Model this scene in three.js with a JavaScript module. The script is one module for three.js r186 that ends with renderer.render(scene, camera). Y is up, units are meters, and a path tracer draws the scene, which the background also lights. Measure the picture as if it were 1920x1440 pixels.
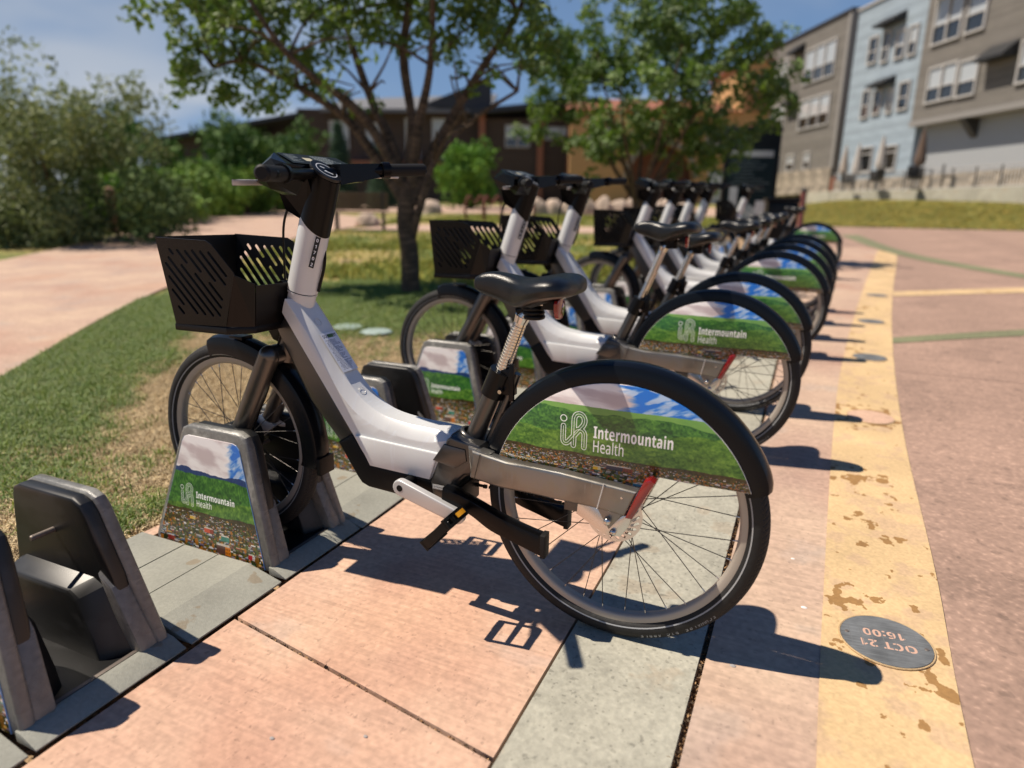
import * as THREE from 'three';
import { mergeGeometries, toCreasedNormals } from 'three/addons/utils/BufferGeometryUtils.js';
import { FontLoader } from 'three/addons/loaders/FontLoader.js';
import { ConvexGeometry } from 'three/addons/geometries/ConvexGeometry.js';

// ---------- camera, sky, sun, exposure ----------
const scene = new THREE.Scene();
const camera = new THREE.PerspectiveCamera(60.353, 4 / 3, 0.05, 400);
{
  const yaw = -0.4172, pitch = 0.2597, roll = 0.0152;
  const F = new THREE.Vector3(Math.sin(yaw) * Math.cos(pitch), -Math.sin(pitch), -Math.cos(yaw) * Math.cos(pitch));
  const R = new THREE.Vector3(Math.cos(yaw), 0, Math.sin(yaw)), U = new THREE.Vector3().crossVectors(R, F);
  camera.position.set(0.341, 0.9964, 1.3904);
  camera.up.copy(U.multiplyScalar(Math.cos(roll)).addScaledVector(R, -Math.sin(roll)));
  camera.lookAt(camera.position.clone().add(F));
  camera.focus = 1.66; camera.userData.fStop = 1.5;
}
const renderer = new THREE.WebGLRenderer({ antialias: true });
renderer.toneMapping = THREE.LinearToneMapping;
renderer.toneMappingExposure = 1.3;
renderer.shadowMap.enabled = true;
const SUN = new THREE.Vector3(-0.585, 1, 0.19).normalize();
const sun = new THREE.DirectionalLight(0xfff2e0, 5);
sun.position.copy(SUN).multiplyScalar(60); sun.castShadow = true; sun.shadow.radius = 1;
Object.assign(sun.shadow.camera, { left: -40, right: 40, top: 40, bottom: -40, near: 1, far: 160 });
sun.shadow.mapSize.set(4096, 4096);
scene.add(sun, sun.target);

// ---------- noise ----------
const hash = (x, y, s) => { let h = (Math.imul(x, 374761393) + Math.imul(y, 668265263) + Math.imul(s, 1442695041)) | 0; h = Math.imul(h ^ (h >>> 13), 1274126177); h = Math.imul(h ^ (h >>> 15), 2246822519); return ((h ^ (h >>> 16)) >>> 0) / 4294967296; };
function pn(x, y, px, py, s) {                                   // value noise that repeats after px, py cells
  const xi = Math.floor(x), yi = Math.floor(y); let fx = x - xi, fy = y - yi; fx = fx * fx * (3 - 2 * fx); fy = fy * fy * (3 - 2 * fy);
  const m = (a, p) => ((a % p) + p) % p, x0 = m(xi, px), x1 = m(xi + 1, px), y0 = m(yi, py), y1 = m(yi + 1, py);
  const a = hash(x0, y0, s), b = hash(x1, y0, s), c = hash(x0, y1, s), d = hash(x1, y1, s);
  return a + (b - a) * fx + (c - a) * fy + (a - b - c + d) * fx * fy;
}
function fbm(u, v, bx, by, oct, s) { let t = 0, a = 0.5, n = 0; for (let i = 0; i < oct; i++) { t += a * pn(u * bx, v * by, bx, by, s + i); n += a; a *= 0.5; bx *= 2; by *= 2; } return t / n; }
const wn = (x, y, oct, s) => fbm(x / 64, y / 64, 64, 64, oct, s);  // world noise, one cell per unit
let seed = 12345; const rnd = () => { seed = (Math.imul(seed, 1664525) + 1013904223) >>> 0; return seed / 4294967296; };
const rr = (a, b) => a + (b - a) * rnd(), clamp = (x, a = 0, b = 1) => Math.min(b, Math.max(a, x)), sst = (a, b, x) => { x = clamp((x - a) / (b - a)); return x * x * (3 - 2 * x); }, mix = (a, b, t) => a + (b - a) * t;
const mix3 = (a, b, t) => [mix(a[0], b[0], t), mix(a[1], b[1], t), mix(a[2], b[2], t)];

{ // sky: clear mountain blue with thin wind-drawn cirrus, the same all the way round
  const W = 1024, Hh = 512, d = new Float32Array(W * Hh * 4);
  for (let j = 0; j < Hh; j++) for (let i = 0; i < W; i++) {
    const el = ((j + 0.5) / Hh - 0.5) * Math.PI, az = ((i + 0.5) / W - 0.5) * 2 * Math.PI + 0.72, y = Math.sin(el);
    const t = Math.pow(clamp(y), 0.75);
    let c = mix3([0.40, 0.64, 1.0], [0.015, 0.085, 0.32], clamp(t * 1.12));
    const k = 1 / Math.max(0.12, y + 0.10), px = Math.cos(az) * Math.cos(el) * k, pz = Math.sin(az) * Math.cos(el) * k;
    const sx = px * 0.8 + pz * 0.6, sz = -px * 0.6 + pz * 0.8, wp = 1.6 * (wn(sx * 0.5 + 7, sz * 0.5 + 3, 3, 5) - 0.5);
    const w = wn(sx * 0.50 + 20 + wp, sz * 0.95 + 31 + wp, 6, 71), w2 = wn(sx * 0.26 + 9, sz * 0.30 + 4, 3, 77);
    let cl = sst(0.44, 0.70, w) * sst(0.34, 0.58, w2) * 0.85;
    cl = Math.max(cl, sst(0.40, 0.68, wn(Math.cos(az) * 3.2 + 40 + 2 * Math.sin(az), el * 9 + 11 + 0.8 * wn(6 * Math.cos(az) + 9, 6 * Math.sin(az) + el * 20 + 9, 3, 15), 5, 91)) * sst(0.30, 0.10, el) * 0.75);
    if (y < 0) { c = [0.36, 0.34, 0.29]; cl = 0; }
    c = mix3(c, [0.98, 0.99, 1.0], cl);
    d.set([c[0], c[1], c[2], 1], (j * W + i) * 4);
  }
  const sky = new THREE.DataTexture(d, W, Hh, THREE.RGBAFormat, THREE.FloatType);
  sky.mapping = THREE.EquirectangularReflectionMapping; sky.magFilter = sky.minFilter = THREE.LinearFilter; sky.wrapS = THREE.RepeatWrapping; sky.needsUpdate = true;
  scene.background = sky; scene.environment = sky; scene.backgroundIntensity = 0.5; scene.environmentIntensity = 0.5;
}

// ---------- scene bookkeeping ----------
const taken = new Map();
const numbered = (n) => { const k = taken.get(n) ?? 0; taken.set(n, k + 1); return k ? n + '_' + String(k).padStart(3, '0') : n; };
function tag(o, label, category, group) { o.userData = { label, category }; if (group) o.userData.group = group; return o; }
function part(name, geo, mat, parent) { const m = new THREE.Mesh(geo, mat); m.name = name; m.castShadow = m.receiveShadow = true; parent.add(m); return m; }
function thing(name, label, category, pos = [0, 0, 0], turn = 0, group) { const g = new THREE.Group(); g.name = numbered(name); g.position.set(...pos); g.rotation.y = turn; scene.add(g); return tag(g, label, category, group); }
function single(name, geo, mat, label, category, group) { const m = part(numbered(name), geo, mat, scene); return tag(m, label, category, group); }
function struct(name, geo, mat) { const m = geo ? part(name, geo, mat, scene) : new THREE.Group(); if (!geo) { m.name = name; scene.add(m); } m.userData = { kind: 'structure' }; return m; }
function copy(o, label) { const c = o.clone(); c.name = numbered(o.name.replace(/_\d{3}$/, '')); c.userData = { ...o.userData }; if (label) c.userData.label = label; scene.add(c); return c; }

// ---------- geometry helpers ----------
const V = (x, y, z) => new THREE.Vector3(x, y, z);
function J(list) { return mergeGeometries(list.map((g) => { const n = g.index ? g.toNonIndexed() : g; for (const k of Object.keys(n.attributes)) if (!['position', 'normal', 'uv'].includes(k)) n.deleteAttribute(k); if (!n.attributes.uv) n.setAttribute('uv', new THREE.BufferAttribute(new Float32Array(n.attributes.position.count * 2), 2)); return n; })); }
function shapeOf(pts, holes = []) { const s = new THREE.Shape(pts.map((p) => new THREE.Vector2(p[0], p[1]))); for (const h of holes) s.holes.push(h.isPath || h.curves ? h : new THREE.Path(h.map((p) => new THREE.Vector2(p[0], p[1])))); return s; }
function extr(pts, z0, z1, b = 0, holes = [], seg = 2) {           // polygon in xy pushed from z0 to z1, edges rounded by b
  const g = new THREE.ExtrudeGeometry(Array.isArray(pts) ? shapeOf(pts, holes) : pts, { depth: z1 - z0 - 2 * b, bevelEnabled: b > 0, bevelThickness: b, bevelSize: b, bevelOffset: -b, bevelSegments: seg, curveSegments: 10 });
  g.translate(0, 0, z0 + b); return b > 0 ? toCreasedNormals(g, 0.6) : g;
}
function smooth(pts, n = 6, closed = false) { return new THREE.CatmullRomCurve3(pts.map((p) => V(p[0], p[1], p[2] ?? 0)), closed, 'centripetal').getPoints(pts.length * n).map((v) => [v.x, v.y, v.z]); }
function rod(a, b, r0, r1 = r0, n = 12, caps = true) {             // cone or cylinder from point a to point b
  const A = V(...a), B = V(...b), g = new THREE.CylinderGeometry(r1, r0, A.distanceTo(B), n, 1, !caps);
  g.applyQuaternion(new THREE.Quaternion().setFromUnitVectors(V(0, 1, 0), B.clone().sub(A).normalize())); const m = A.add(B).multiplyScalar(0.5); g.translate(m.x, m.y, m.z); return g;
}
function tube(pts, r, n = 24, m = 8) { return new THREE.TubeGeometry(new THREE.CatmullRomCurve3(pts.map((p) => V(...p)), false, 'centripetal'), n, r, m, false); }
function box(cx, cy, cz, sx, sy, sz) { const g = new THREE.BoxGeometry(sx, sy, sz); g.translate(cx, cy, cz); return g; }
function rbox(cx, cy, cz, sx, sy, sz, b = 0.004) { const g = extr([[-sx / 2, -sy / 2], [sx / 2, -sy / 2], [sx / 2, sy / 2], [-sx / 2, sy / 2]], -sz / 2, sz / 2, Math.min(b, sx / 2.2, sy / 2.2, sz / 2.2)); g.translate(cx, cy, cz); return g; }
function ring(profile, n = 96) { const g = new THREE.LatheGeometry(profile.map((p) => new THREE.Vector2(p[0], p[1])), n); g.rotateX(Math.PI / 2); return g; }   // [radius, z] turned about the z axis
function surf(rows, closeV = false) {                              // a grid of points [x, y, z] to a smooth sheet, uv along it in metres
  const nv = rows[0].length, pos = [], uv = [], idx = []; let L = 0;
  rows.forEach((r, i) => { if (i) L += V(...r[0]).distanceTo(V(...rows[i - 1][0])); let l = 0; r.forEach((p, j) => { if (j) l += V(...p).distanceTo(V(...r[j - 1])); pos.push(...p); uv.push(L, l); }); });
  for (let i = 0; i < rows.length - 1; i++) for (let j = 0; j < nv - 1 + (closeV ? 1 : 0); j++) { const a = i * nv + j, b = i * nv + (j + 1) % nv, c = a + nv, d = b + nv; idx.push(a, c, b, b, c, d); }
  const g = new THREE.BufferGeometry(); g.setAttribute('position', new THREE.Float32BufferAttribute(pos, 3)); g.setAttribute('uv', new THREE.Float32BufferAttribute(uv, 2)); g.setIndex(idx); g.computeVertexNormals(); return g;
}
function sleeve(a, b, r, f0, f1, n = 28) {                         // tube from a to b whose ends are cut by f0(angle), f1(angle), as shares of the length
  const A = V(...a), B = V(...b), d = B.clone().sub(A), t = d.clone().normalize(), u = V(0, 0, 1).cross(t).normalize(), w = t.clone().cross(u);
  const rows = []; for (let k = 0; k <= 6; k++) { const row = []; for (let i = 0; i <= n; i++) { const an = i / n * 2 * Math.PI, s = mix(f0(an), f1(an), k / 6), p = A.clone().addScaledVector(d, s).addScaledVector(u, r * Math.cos(an)).addScaledVector(w, r * Math.sin(an)); row.push([p.x, p.y, p.z]); } rows.push(row); }
  return surf(rows);
}

// ---------- textures and materials ----------
function dtex(w, h, fn, srgb = true) { const d = new Uint8Array(w * h * 4); for (let j = 0; j < h; j++) for (let i = 0; i < w; i++) { const c = fn((i + 0.5) / w, (j + 0.5) / h, i, j), o = (j * w + i) * 4; d[o] = clamp(c[0]) * 255; d[o + 1] = clamp(c[1]) * 255; d[o + 2] = clamp(c[2]) * 255; d[o + 3] = c.length > 3 ? clamp(c[3]) * 255 : 255; } const t = new THREE.DataTexture(d, w, h); t.wrapS = t.wrapT = THREE.RepeatWrapping; t.magFilter = t.minFilter = THREE.LinearFilter; if (srgb) t.colorSpace = THREE.SRGBColorSpace; t.needsUpdate = true; return t; }
const gray = (f) => (u, v, i, j) => { const g = f(u, v, i, j); return [g, g, g]; };
const sized = (t, sx, sy = sx) => { const c = t.clone(); c.repeat.set(1 / sx, 1 / sy); c.needsUpdate = true; return c; };
function canvas(w, h, draw) { const c = document.createElement('canvas'); c.width = w; c.height = h; draw(c.getContext('2d'), w, h); return c; }
function ctex(c, x0, y0, w, h) { const t = new THREE.CanvasTexture(c); t.colorSpace = THREE.SRGBColorSpace; t.magFilter = THREE.LinearFilter; t.repeat.set(1 / w, 1 / h); t.offset.set(-x0 / w, -y0 / h); return t; }
const lin = (r, g, b) => new THREE.Color().setRGB(r, g, b);
const mat = (c, roughness = 0.6, metalness = 0, x = {}) => new THREE.MeshPhysicalMaterial({ color: Array.isArray(c) ? lin(...c) : c, roughness, metalness, ...x });
const smudge = dtex(512, 512, gray((u, v) => 0.35 + 0.5 * fbm(u, v, 6, 6, 6, 3) + 0.25 * (fbm(u, v, 40, 5, 3, 9) - 0.5)), false);   // uneven gloss
const grainB = dtex(512, 512, gray((u, v) => fbm(u, v, 90, 90, 3, 17)), false);
const scuffC = (r, g, b, k = 0.16, s = 1) => dtex(512, 512, (u, v) => { const n = 1 + k * (fbm(u, v, 5, 5, 6, s) - 0.5) * 2, sc = fbm(u, v, 70, 9, 3, s + 30) > 0.70 ? 1 + k * 1.2 : 1; return [r * n * sc, g * n * sc, b * n * sc]; });
// ---------- ground ----------
const SL = 0.0292;
const HT = (x, z) => SL * Math.max(0, -z - 0.25);                   // the plaza climbs gently away from the camera
const terr = (x, z) => { let h = HT(x, Math.max(z, -75)); h += 0.55 * sst(-22, -33, z) * sst(-3, 2, x); if (z > 4) h -= 0; return h; };
function upw(g) { if (g.attributes.normal.getY(0) < 0) { g.index.array.reverse(); g.computeVertexNormals(); } return g; }
function sheet(q, nx, nz, lift, skirt = 0.03, bump = 0) {            // four corners [x, z] (far-left, far-right, near-right, near-left) to a slab that follows the slope
  const P = (s, t) => { const a = [mix(q[0][0], q[1][0], s), mix(q[0][1], q[1][1], s)], b = [mix(q[3][0], q[2][0], s), mix(q[3][1], q[2][1], s)]; return [mix(a[0], b[0], t), mix(a[1], b[1], t)]; };
  const rows = []; for (let j = 0; j <= nz; j++) { const r = []; for (let i = 0; i <= nx; i++) { const [x, z] = P(i / nx, j / nz); r.push([x, HT(x, z) + lift + (bump ? bump * (wn(x * 2, z * 2, 3, 8) - 0.5) : 0), z]); } rows.push(r); }
  const g = surf(rows), uv = g.attributes.uv, ps = g.attributes.position; for (let i = 0; i < ps.count; i++) uv.setXY(i, ps.getX(i), ps.getZ(i));
  if (!skirt) return g;
  const edge = [...rows[0].slice().reverse(), ...rows.map((r) => r[0]).slice(1), ...rows[nz].slice(1), ...rows.map((r) => r[nx]).reverse().slice(1)], e = 0.006;
  const cx = q.reduce((a, p) => a + p[0], 0) / 4, cz = q.reduce((a, p) => a + p[1], 0) / 4;
  const sk = surf([edge, edge.map(([x, y, z]) => [x + Math.sign(x - cx) * e * 0, y - skirt, z])]); const su = sk.attributes.uv, sp = sk.attributes.position; for (let i = 0; i < sp.count; i++) su.setXY(i, sp.getX(i), sp.getZ(i) + sp.getY(i));
  return J([g, sk]);
}
// colour textures, one tile = 2 m
const pinkC = dtex(1024, 1024, (u, v) => {
  const a = fbm(u, v, 5, 5, 5, 21), b = fbm(u, v, 14, 220, 2, 33), c = fbm(u, v, 160, 160, 2, 41), w = sst(0.60, 0.72, fbm(u, v, 9, 9, 5, 55)), pit = 1 - 0.10 * sst(0.76, 0.82, fbm(u, v, 140, 140, 3, 61));
  const k = (0.95 + 0.17 * (a - 0.5) + 0.11 * (b - 0.5) + 0.15 * (c - 0.5)) * pit; const base = mix3(mix3([0.76, 0.652, 0.562], [0.735, 0.605, 0.515], sst(0.52, 0.72, fbm(u, v, 3, 3, 4, 57))), [0.735, 0.648, 0.575], w);
  return [base[0] * k * 1.04, base[1] * k * (1.0 + 0.05 * (a - 0.5)), base[2] * k];
});
const broomB = dtex(1024, 1024, gray((u, v) => 0.55 + 0.5 * (fbm(u, v, 8, 240, 2, 33) - 0.5) + 0.25 * (fbm(u, v, 180, 180, 2, 43) - 0.5) - 0.3 * sst(0.76, 0.82, fbm(u, v, 140, 140, 3, 61))), false);
const mauveC = dtex(1024, 1024, (u, v) => {
  const a = fbm(u, v, 4, 4, 5, 121), c = fbm(u, v, 180, 180, 2, 141), b = fbm(u, v, 8, 60, 3, 133), d = fbm(u, v, 60, 60, 3, 144);
  const st = sst(0.63, 0.70, fbm(u, v, 7, 7, 6, 155)) * 0.05; const k = 0.92 + 0.17 * (a - 0.5) + 0.2 * (c - 0.5) + 0.09 * (b - 0.5) + 0.06 * sst(0.72, 0.8, c) - 0.10 * sst(0.70, 0.78, d) - st;
  return [0.655 * k, 0.542 * k, 0.478 * k];
});
const greyC = dtex(1024, 1024, (u, v) => {
  const a = fbm(u, v, 6, 6, 5, 221), c = fbm(u, v, 150, 150, 2, 241), b = fbm(u, v, 36, 36, 4, 231), rust = sst(0.66, 0.74, fbm(u, v, 12, 12, 5, 255));
  const k = 0.93 + 0.16 * (a - 0.5) + 0.16 * (c - 0.5) + 0.12 * (b - 0.5) - 0.14 * sst(0.74, 0.82, fbm(u, v, 130, 130, 2, 261)); const base = mix3([0.66, 0.65, 0.595], [0.63, 0.57, 0.49], rust * 0.4); return base.map((x) => x * k);
});
const grainB2 = dtex(1024, 1024, gray((u, v) => 0.5 + 0.6 * (fbm(u, v, 140, 140, 3, 71) - 0.5) + 0.4 * (fbm(u, v, 20, 20, 3, 73) - 0.5)), false);
const ochreC = dtex(512, 2048, (u, v) => {                           // sealed yellow stain, flaked off in ochre patches; one tile = 0.8 m by 3.4 m
  let x = u * 0.8, z = v * 3.4; if (x < 0.4) x += 0.8; if (z > 0.8) z -= 3.4;
  const a = fbm(u, v, 4, 16, 5, 321), c = fbm(u, v, 120, 512, 2, 341), b = fbm(u, v, 14, 60, 4, 351), k = 0.95 + 0.15 * (a - 0.5) + 0.13 * (c - 0.5);
  const g = (px, pz, r, q) => q * Math.exp(-((x - px) ** 2 + (z - pz) ** 2) / (r * r)); const zone = Math.max(g(0.612, -0.235, 0.15, 0.9), g(0.53, -0.42, 0.10, 1), g(0.687, -2.06, 0.22, 1.25), g(0.62, -1.25, 0.14, 0.8), g(0.70, -0.06, 0.12, 0.9), g(0.60, -0.85, 0.16, 0.6));
  const fl = fbm(u, v, 22, 80, 5, 361), flake = fl > 0.80 - 0.29 * zone ? 1 : 0, haze = sst(0.5, 0.72, b) * 0.30;
  let base = mix3([0.815, 0.70, 0.525], [0.735, 0.615, 0.515], haze * 1.6); if (flake) base = [0.60, 0.455, 0.27]; return base.map((q) => q * k);
});
const dirtC = dtex(1024, 1024, (u, v) => {
  const a = fbm(u, v, 6, 6, 6, 421), b = fbm(u, v, 60, 130, 3, 431), c = fbm(u, v, 130, 60, 3, 441), d = Math.max(b, c); const k = 0.72 + 0.5 * (d - 0.5) * 1.5 + 0.22 * (a - 0.5); return [0.66 * k + 0.08, 0.56 * k + 0.06, 0.42 * k + 0.05];
});
const lawnC = dtex(1024, 1024, (u, v) => {
  const a = fbm(u, v, 5, 5, 5, 521), b = fbm(u, v, 110, 110, 3, 531), t = sst(0.38, 0.66, a); const c = mix3([0.46, 0.52, 0.20], [0.76, 0.68, 0.40], t); const k = 0.75 + 0.6 * (b - 0.5); return c.map((x) => x * k);
});
const MP = (map, bump, size, bs, extra = {}) => mat(0xffffff, 0.93, 0, { map: sized(map, size), bumpMap: sized(bump, size), bumpScale: bs, ...extra });
const M = {
  pink: MP(pinkC, broomB, 1.6, 0.0022), mauve: MP(mauveC, grainB2, 2.2, 0.0016, { roughness: 0.85 }), grey: MP(greyC, grainB2, 1.3, 0.002), ochre: mat(0xffffff, 0.82, 0, { map: sized(ochreC, 0.8, 3.4), bumpMap: sized(grainB2, 1.7), bumpScale: 0.0015 }),
  dirt: MP(dirtC, grainB2, 1.1, 0.012), lawn: MP(lawnC, grainB2, 5, 0.03), soil: mat([0.09, 0.065, 0.045], 1), rose: MP(pinkC, grainB2, 1.9, 0.0015, { color: lin(0.84, 0.90, 0.94) }), green: MP(mauveC, grainB2, 2.2, 0.0015, { color: lin(0.55, 0.86, 0.62) }),
};
{ // the earth sheet, out to the horizon
  const xs = [], zs = []; for (let x = -160; x < -8; x += 8) xs.push(x); for (let x = -8; x < -1.6; x += 0.25) xs.push(x); xs.push(-1.6, -1.5, -1.462, -1.458, -1.4, -1, 0, 1, 2, 4, 6, 8, 10, 14, 20, 30, 50, 90, 160);
  for (let z = -230; z < -36; z += 8) zs.push(z); for (let z = -36; z < -8; z += 1) zs.push(z); for (let z = -8; z <= 2; z += 0.25) zs.push(z); zs.push(3, 5, 9, 20, 60);
  const rows = zs.map((z) => xs.map((x) => [x, terr(x, z) + (x > -1.46 && z > -21.3 ? -0.034 : -0.012 + (x < -1.5 && z > -9 ? 0.05 * (wn(x * 1.3, z * 1.3, 4, 4) - 0.5) * sst(-1.5, -1.9, x) * sst(3.2, 2.6, -x - 0.62 * -z) : 0)), z]));
  const g = surf(rows), uv = g.attributes.uv, ps = g.attributes.position; for (let i = 0; i < ps.count; i++) uv.setXY(i, ps.getX(i), ps.getZ(i));
  struct('ground', g, M.dirt);
}
{ // plaza: separate slabs, the joints between them are real gaps
  const pv = struct('plaza_pavement');
  const js = [2.1, 0.354 - 0.004, -1.02, -2.35, -3.6, -4.9, -6.2, -7.5, -8.8, -10.1, -12.7, -15.3, -18, -21.2];
  for (let i = 0; i < js.length - 1; i++) { const a = js[i + 1] + 0.005, b = js[i] - 0.005, s = 0.125; part('slab', sheet([[-0.862, a], [-0.094, a + s], [-0.094, b + s], [-0.862, b]], 16, 18, 0, 0.033, 0.003), M.pink, pv); }
  const jb = [2.2, -1.35, -4.4, -7.4, -10.4, -13.4, -16.4, -21.2];
  for (let i = 0; i < jb.length - 1; i++) part('band_slab', sheet([[-0.0865, jb[i + 1] + 0.004], [0.2135, jb[i + 1] + 0.004], [0.2135, jb[i] - 0.004], [-0.0865, jb[i] - 0.004]], 6, 20, 0.001, 0.034, 0.002), M.grey, pv);
  const rx = (z) => z > 0 ? 0.55 : z > -5 ? 0.72 : z > -10 ? 1.06 : 1.58; for (const [a, b] of [[3.2, -3.1], [-3.1, -7.2], [-7.2, -13]]) part('slab', sheet([[0.2275, b + 0.004], [rx(b), b + 0.004], [rx(a), a - 0.004], [0.2275, a - 0.004]], 6, 30, 0.0025, 0.004, 0.002), M.rose, pv);
  const jx = [0.2265, 3.9, 7.6, 11.4, 15.2, 19, 23], jz = [3.2, -3.1, -7.2, -11.3, -15.4, -21.2];
  for (let i = 0; i < jx.length - 1; i++) for (let j = 0; j < jz.length - 1; j++) part('slab', sheet([[jx[i] + 0.004, jz[j + 1] + 0.004], [jx[i + 1] - 0.004, jz[j + 1] + 0.004], [jx[i + 1] - 0.004, jz[j] - 0.004], [jx[i] + 0.004, jz[j] - 0.004]], 12, 14, 0, 0.033, 0.002), M.mauve, pv);
  part('edging', sheet([[-1.46, -12], [-1.416, -12], [-1.416, 2], [-1.46, 2]], 1, 40, 0.004, 0.04, 0.004), M.pink, pv);
}
{ // stained yellow band and the thin stained date lines of the sun calendar
  const st = struct('stained_band');
  const Lp = [[0.445, 1.4], [0.46, 0.238], [0.479, -0.49], [0.515, -1.6], [0.576, -2.89], [0.722, -4.81], [0.93, -7.2], [1.19, -10], [1.41, -12.4]], Rp = [[0.70, 1.5], [0.729, 0.113], [0.766, -0.6], [0.80, -1.7], [0.872, -3.0], [1.017, -4.95], [1.24, -7.4], [1.51, -10.1], [1.738, -12.6]];
  const strip = (L, R, lift) => { const a = smooth(L.map((p) => [p[0], 0, p[1]]), 5), b = smooth(R.map((p) => [p[0], 0, p[1]]), 5); const g = surf(a.map((p, i) => [0, 0.25, 0.5, 0.75, 1].map((t) => { const x = mix(p[0], b[i][0], t), z = mix(p[2], b[i][2], t); return [x, HT(x, z) + lift + 0.002 * (wn(x * 2, z * 2, 3, 8) - 0.5), z]; }))), uv = g.attributes.uv, ps = g.attributes.position; for (let i = 0; i < ps.count; i++) uv.setXY(i, ps.getX(i), ps.getZ(i)); return upw(g); };
  part('yellow_band', strip(Lp, Rp, 0.0045), M.ochre, st);
  part('green_line', strip([[0.93, -3.93], [1.9, -4.66], [3.2, -5.5]], [[0.94, -4.13], [1.9, -4.9], [3.2, -5.76]], 0.0042), M.green, st);
  part('yellow_line', strip([[1.16, -6.42], [2.5, -7.32], [4.2, -8.3]], [[1.18, -6.78], [2.5, -7.72], [4.2, -8.75]], 0.0042), M.ochre, st);
  part('green_line', strip([[0.9, -16.9], [1.75, -11.2], [2.8, -8.7], [4, -6.6]], [[1.3, -17.2], [2.0, -11.7], [3.05, -9.0], [4.3, -6.8]], 0.0052), M.green, st);
}
{ // the pink footpath on the left and the paths behind the lawn
  const fp = struct('footpath');
  const run = (L, R, n = 5) => { const a = smooth(L.map((p) => [p[0], 0, p[1]]), n), b = smooth(R.map((p) => [p[0], 0, p[1]]), n); const g = surf(a.map((p, i) => [0, 0.2, 0.4, 0.6, 0.8, 1].map((t) => { const x = mix(p[0], b[i][0], t), z = mix(p[2], b[i][2], t); return [x, terr(x, z) + 0.012, z]; }))), uv = g.attributes.uv, ps = g.attributes.position; for (let i = 0; i < ps.count; i++) uv.setXY(i, ps.getX(i), ps.getZ(i)); return upw(g); };
  part('path_slab', run([[-3.5, 6], [-7.2, 0.6], [-10.65, -4.58], [-14.34, -9.07], [-17.5, -12.8], [-21.6, -18.5], [-25.3, -27.6]], [[0.2, 5.2], [-2.2, 1.25], [-3.807, -0.753], [-5.493, -2.86], [-7.6, -6.2], [-10.2, -10.5], [-12.8, -18]]), M.rose, fp);
  part('path_slab', run([[-11.0, -13.2], [-7, -14.4], [-2.2, -15.2]], [[-11.4, -16.2], [-7, -17.1], [-2.2, -18]]), M.rose, fp);
  part('path_slab', run([[-34, -19], [-22, -24.4], [-12, -26.2], [-3, -27.5]], [[-40, -34], [-24, -38], [-12, -40], [-3, -42]]), M.rose, fp);
}
{ // far lawns
  const lw = struct('lawn');
  const patch = (x0, x1, z0, z1, nx, nz, lift) => { const rows = []; for (let j = 0; j <= nz; j++) { const r = []; for (let i = 0; i <= nx; i++) { const x = mix(x0, x1, i / nx), z = mix(z0, z1, j / nz); r.push([x, terr(x, z) + lift, z]); } rows.push(r); } const g = surf(rows), uv = g.attributes.uv, ps = g.attributes.position; for (let i = 0; i < ps.count; i++) uv.setXY(i, ps.getX(i), ps.getZ(i)); return g; };
  part('lawn_sheet', patch(-60, -1.7, -110, -2.4, 60, 90, -0.006), M.lawn, lw);
  part('lawn_sheet', patch(-1.7, 60, -110, -21.25, 60, 90, 0.004), M.lawn, lw);
}
// ---------- printed panels ----------
function logo(g, x, y, s) {                                          // the outlined monogram and its two lines of lettering
  const c = canvas(200, 260, (q) => {
    q.lineCap = q.lineJoin = 'round';
    const path = () => { q.beginPath(); q.moveTo(36, 112); q.lineTo(36, 196); q.bezierCurveTo(38, 226, 62, 226, 78, 200); q.lineTo(160, 96); q.bezierCurveTo(184, 60, 160, 20, 132, 24); q.bezierCurveTo(108, 28, 104, 50, 104, 70); q.lineTo(104, 228); q.moveTo(104, 158); q.bezierCurveTo(112, 112, 166, 112, 172, 152); q.lineTo(172, 232); };
    q.strokeStyle = '#fff'; q.lineWidth = 34; path(); q.stroke(); q.globalCompositeOperation = 'destination-out'; q.lineWidth = 26; path(); q.stroke();
    q.globalCompositeOperation = 'source-over'; q.lineWidth = 4; q.globalAlpha = 0.9; path(); q.stroke(); q.globalAlpha = 1; q.beginPath(); q.arc(36, 62, 20, 0, 7); q.lineWidth = 5; q.stroke();
  });
  g.drawImage(c, x, y, 200 * s, 260 * s);
}
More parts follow.
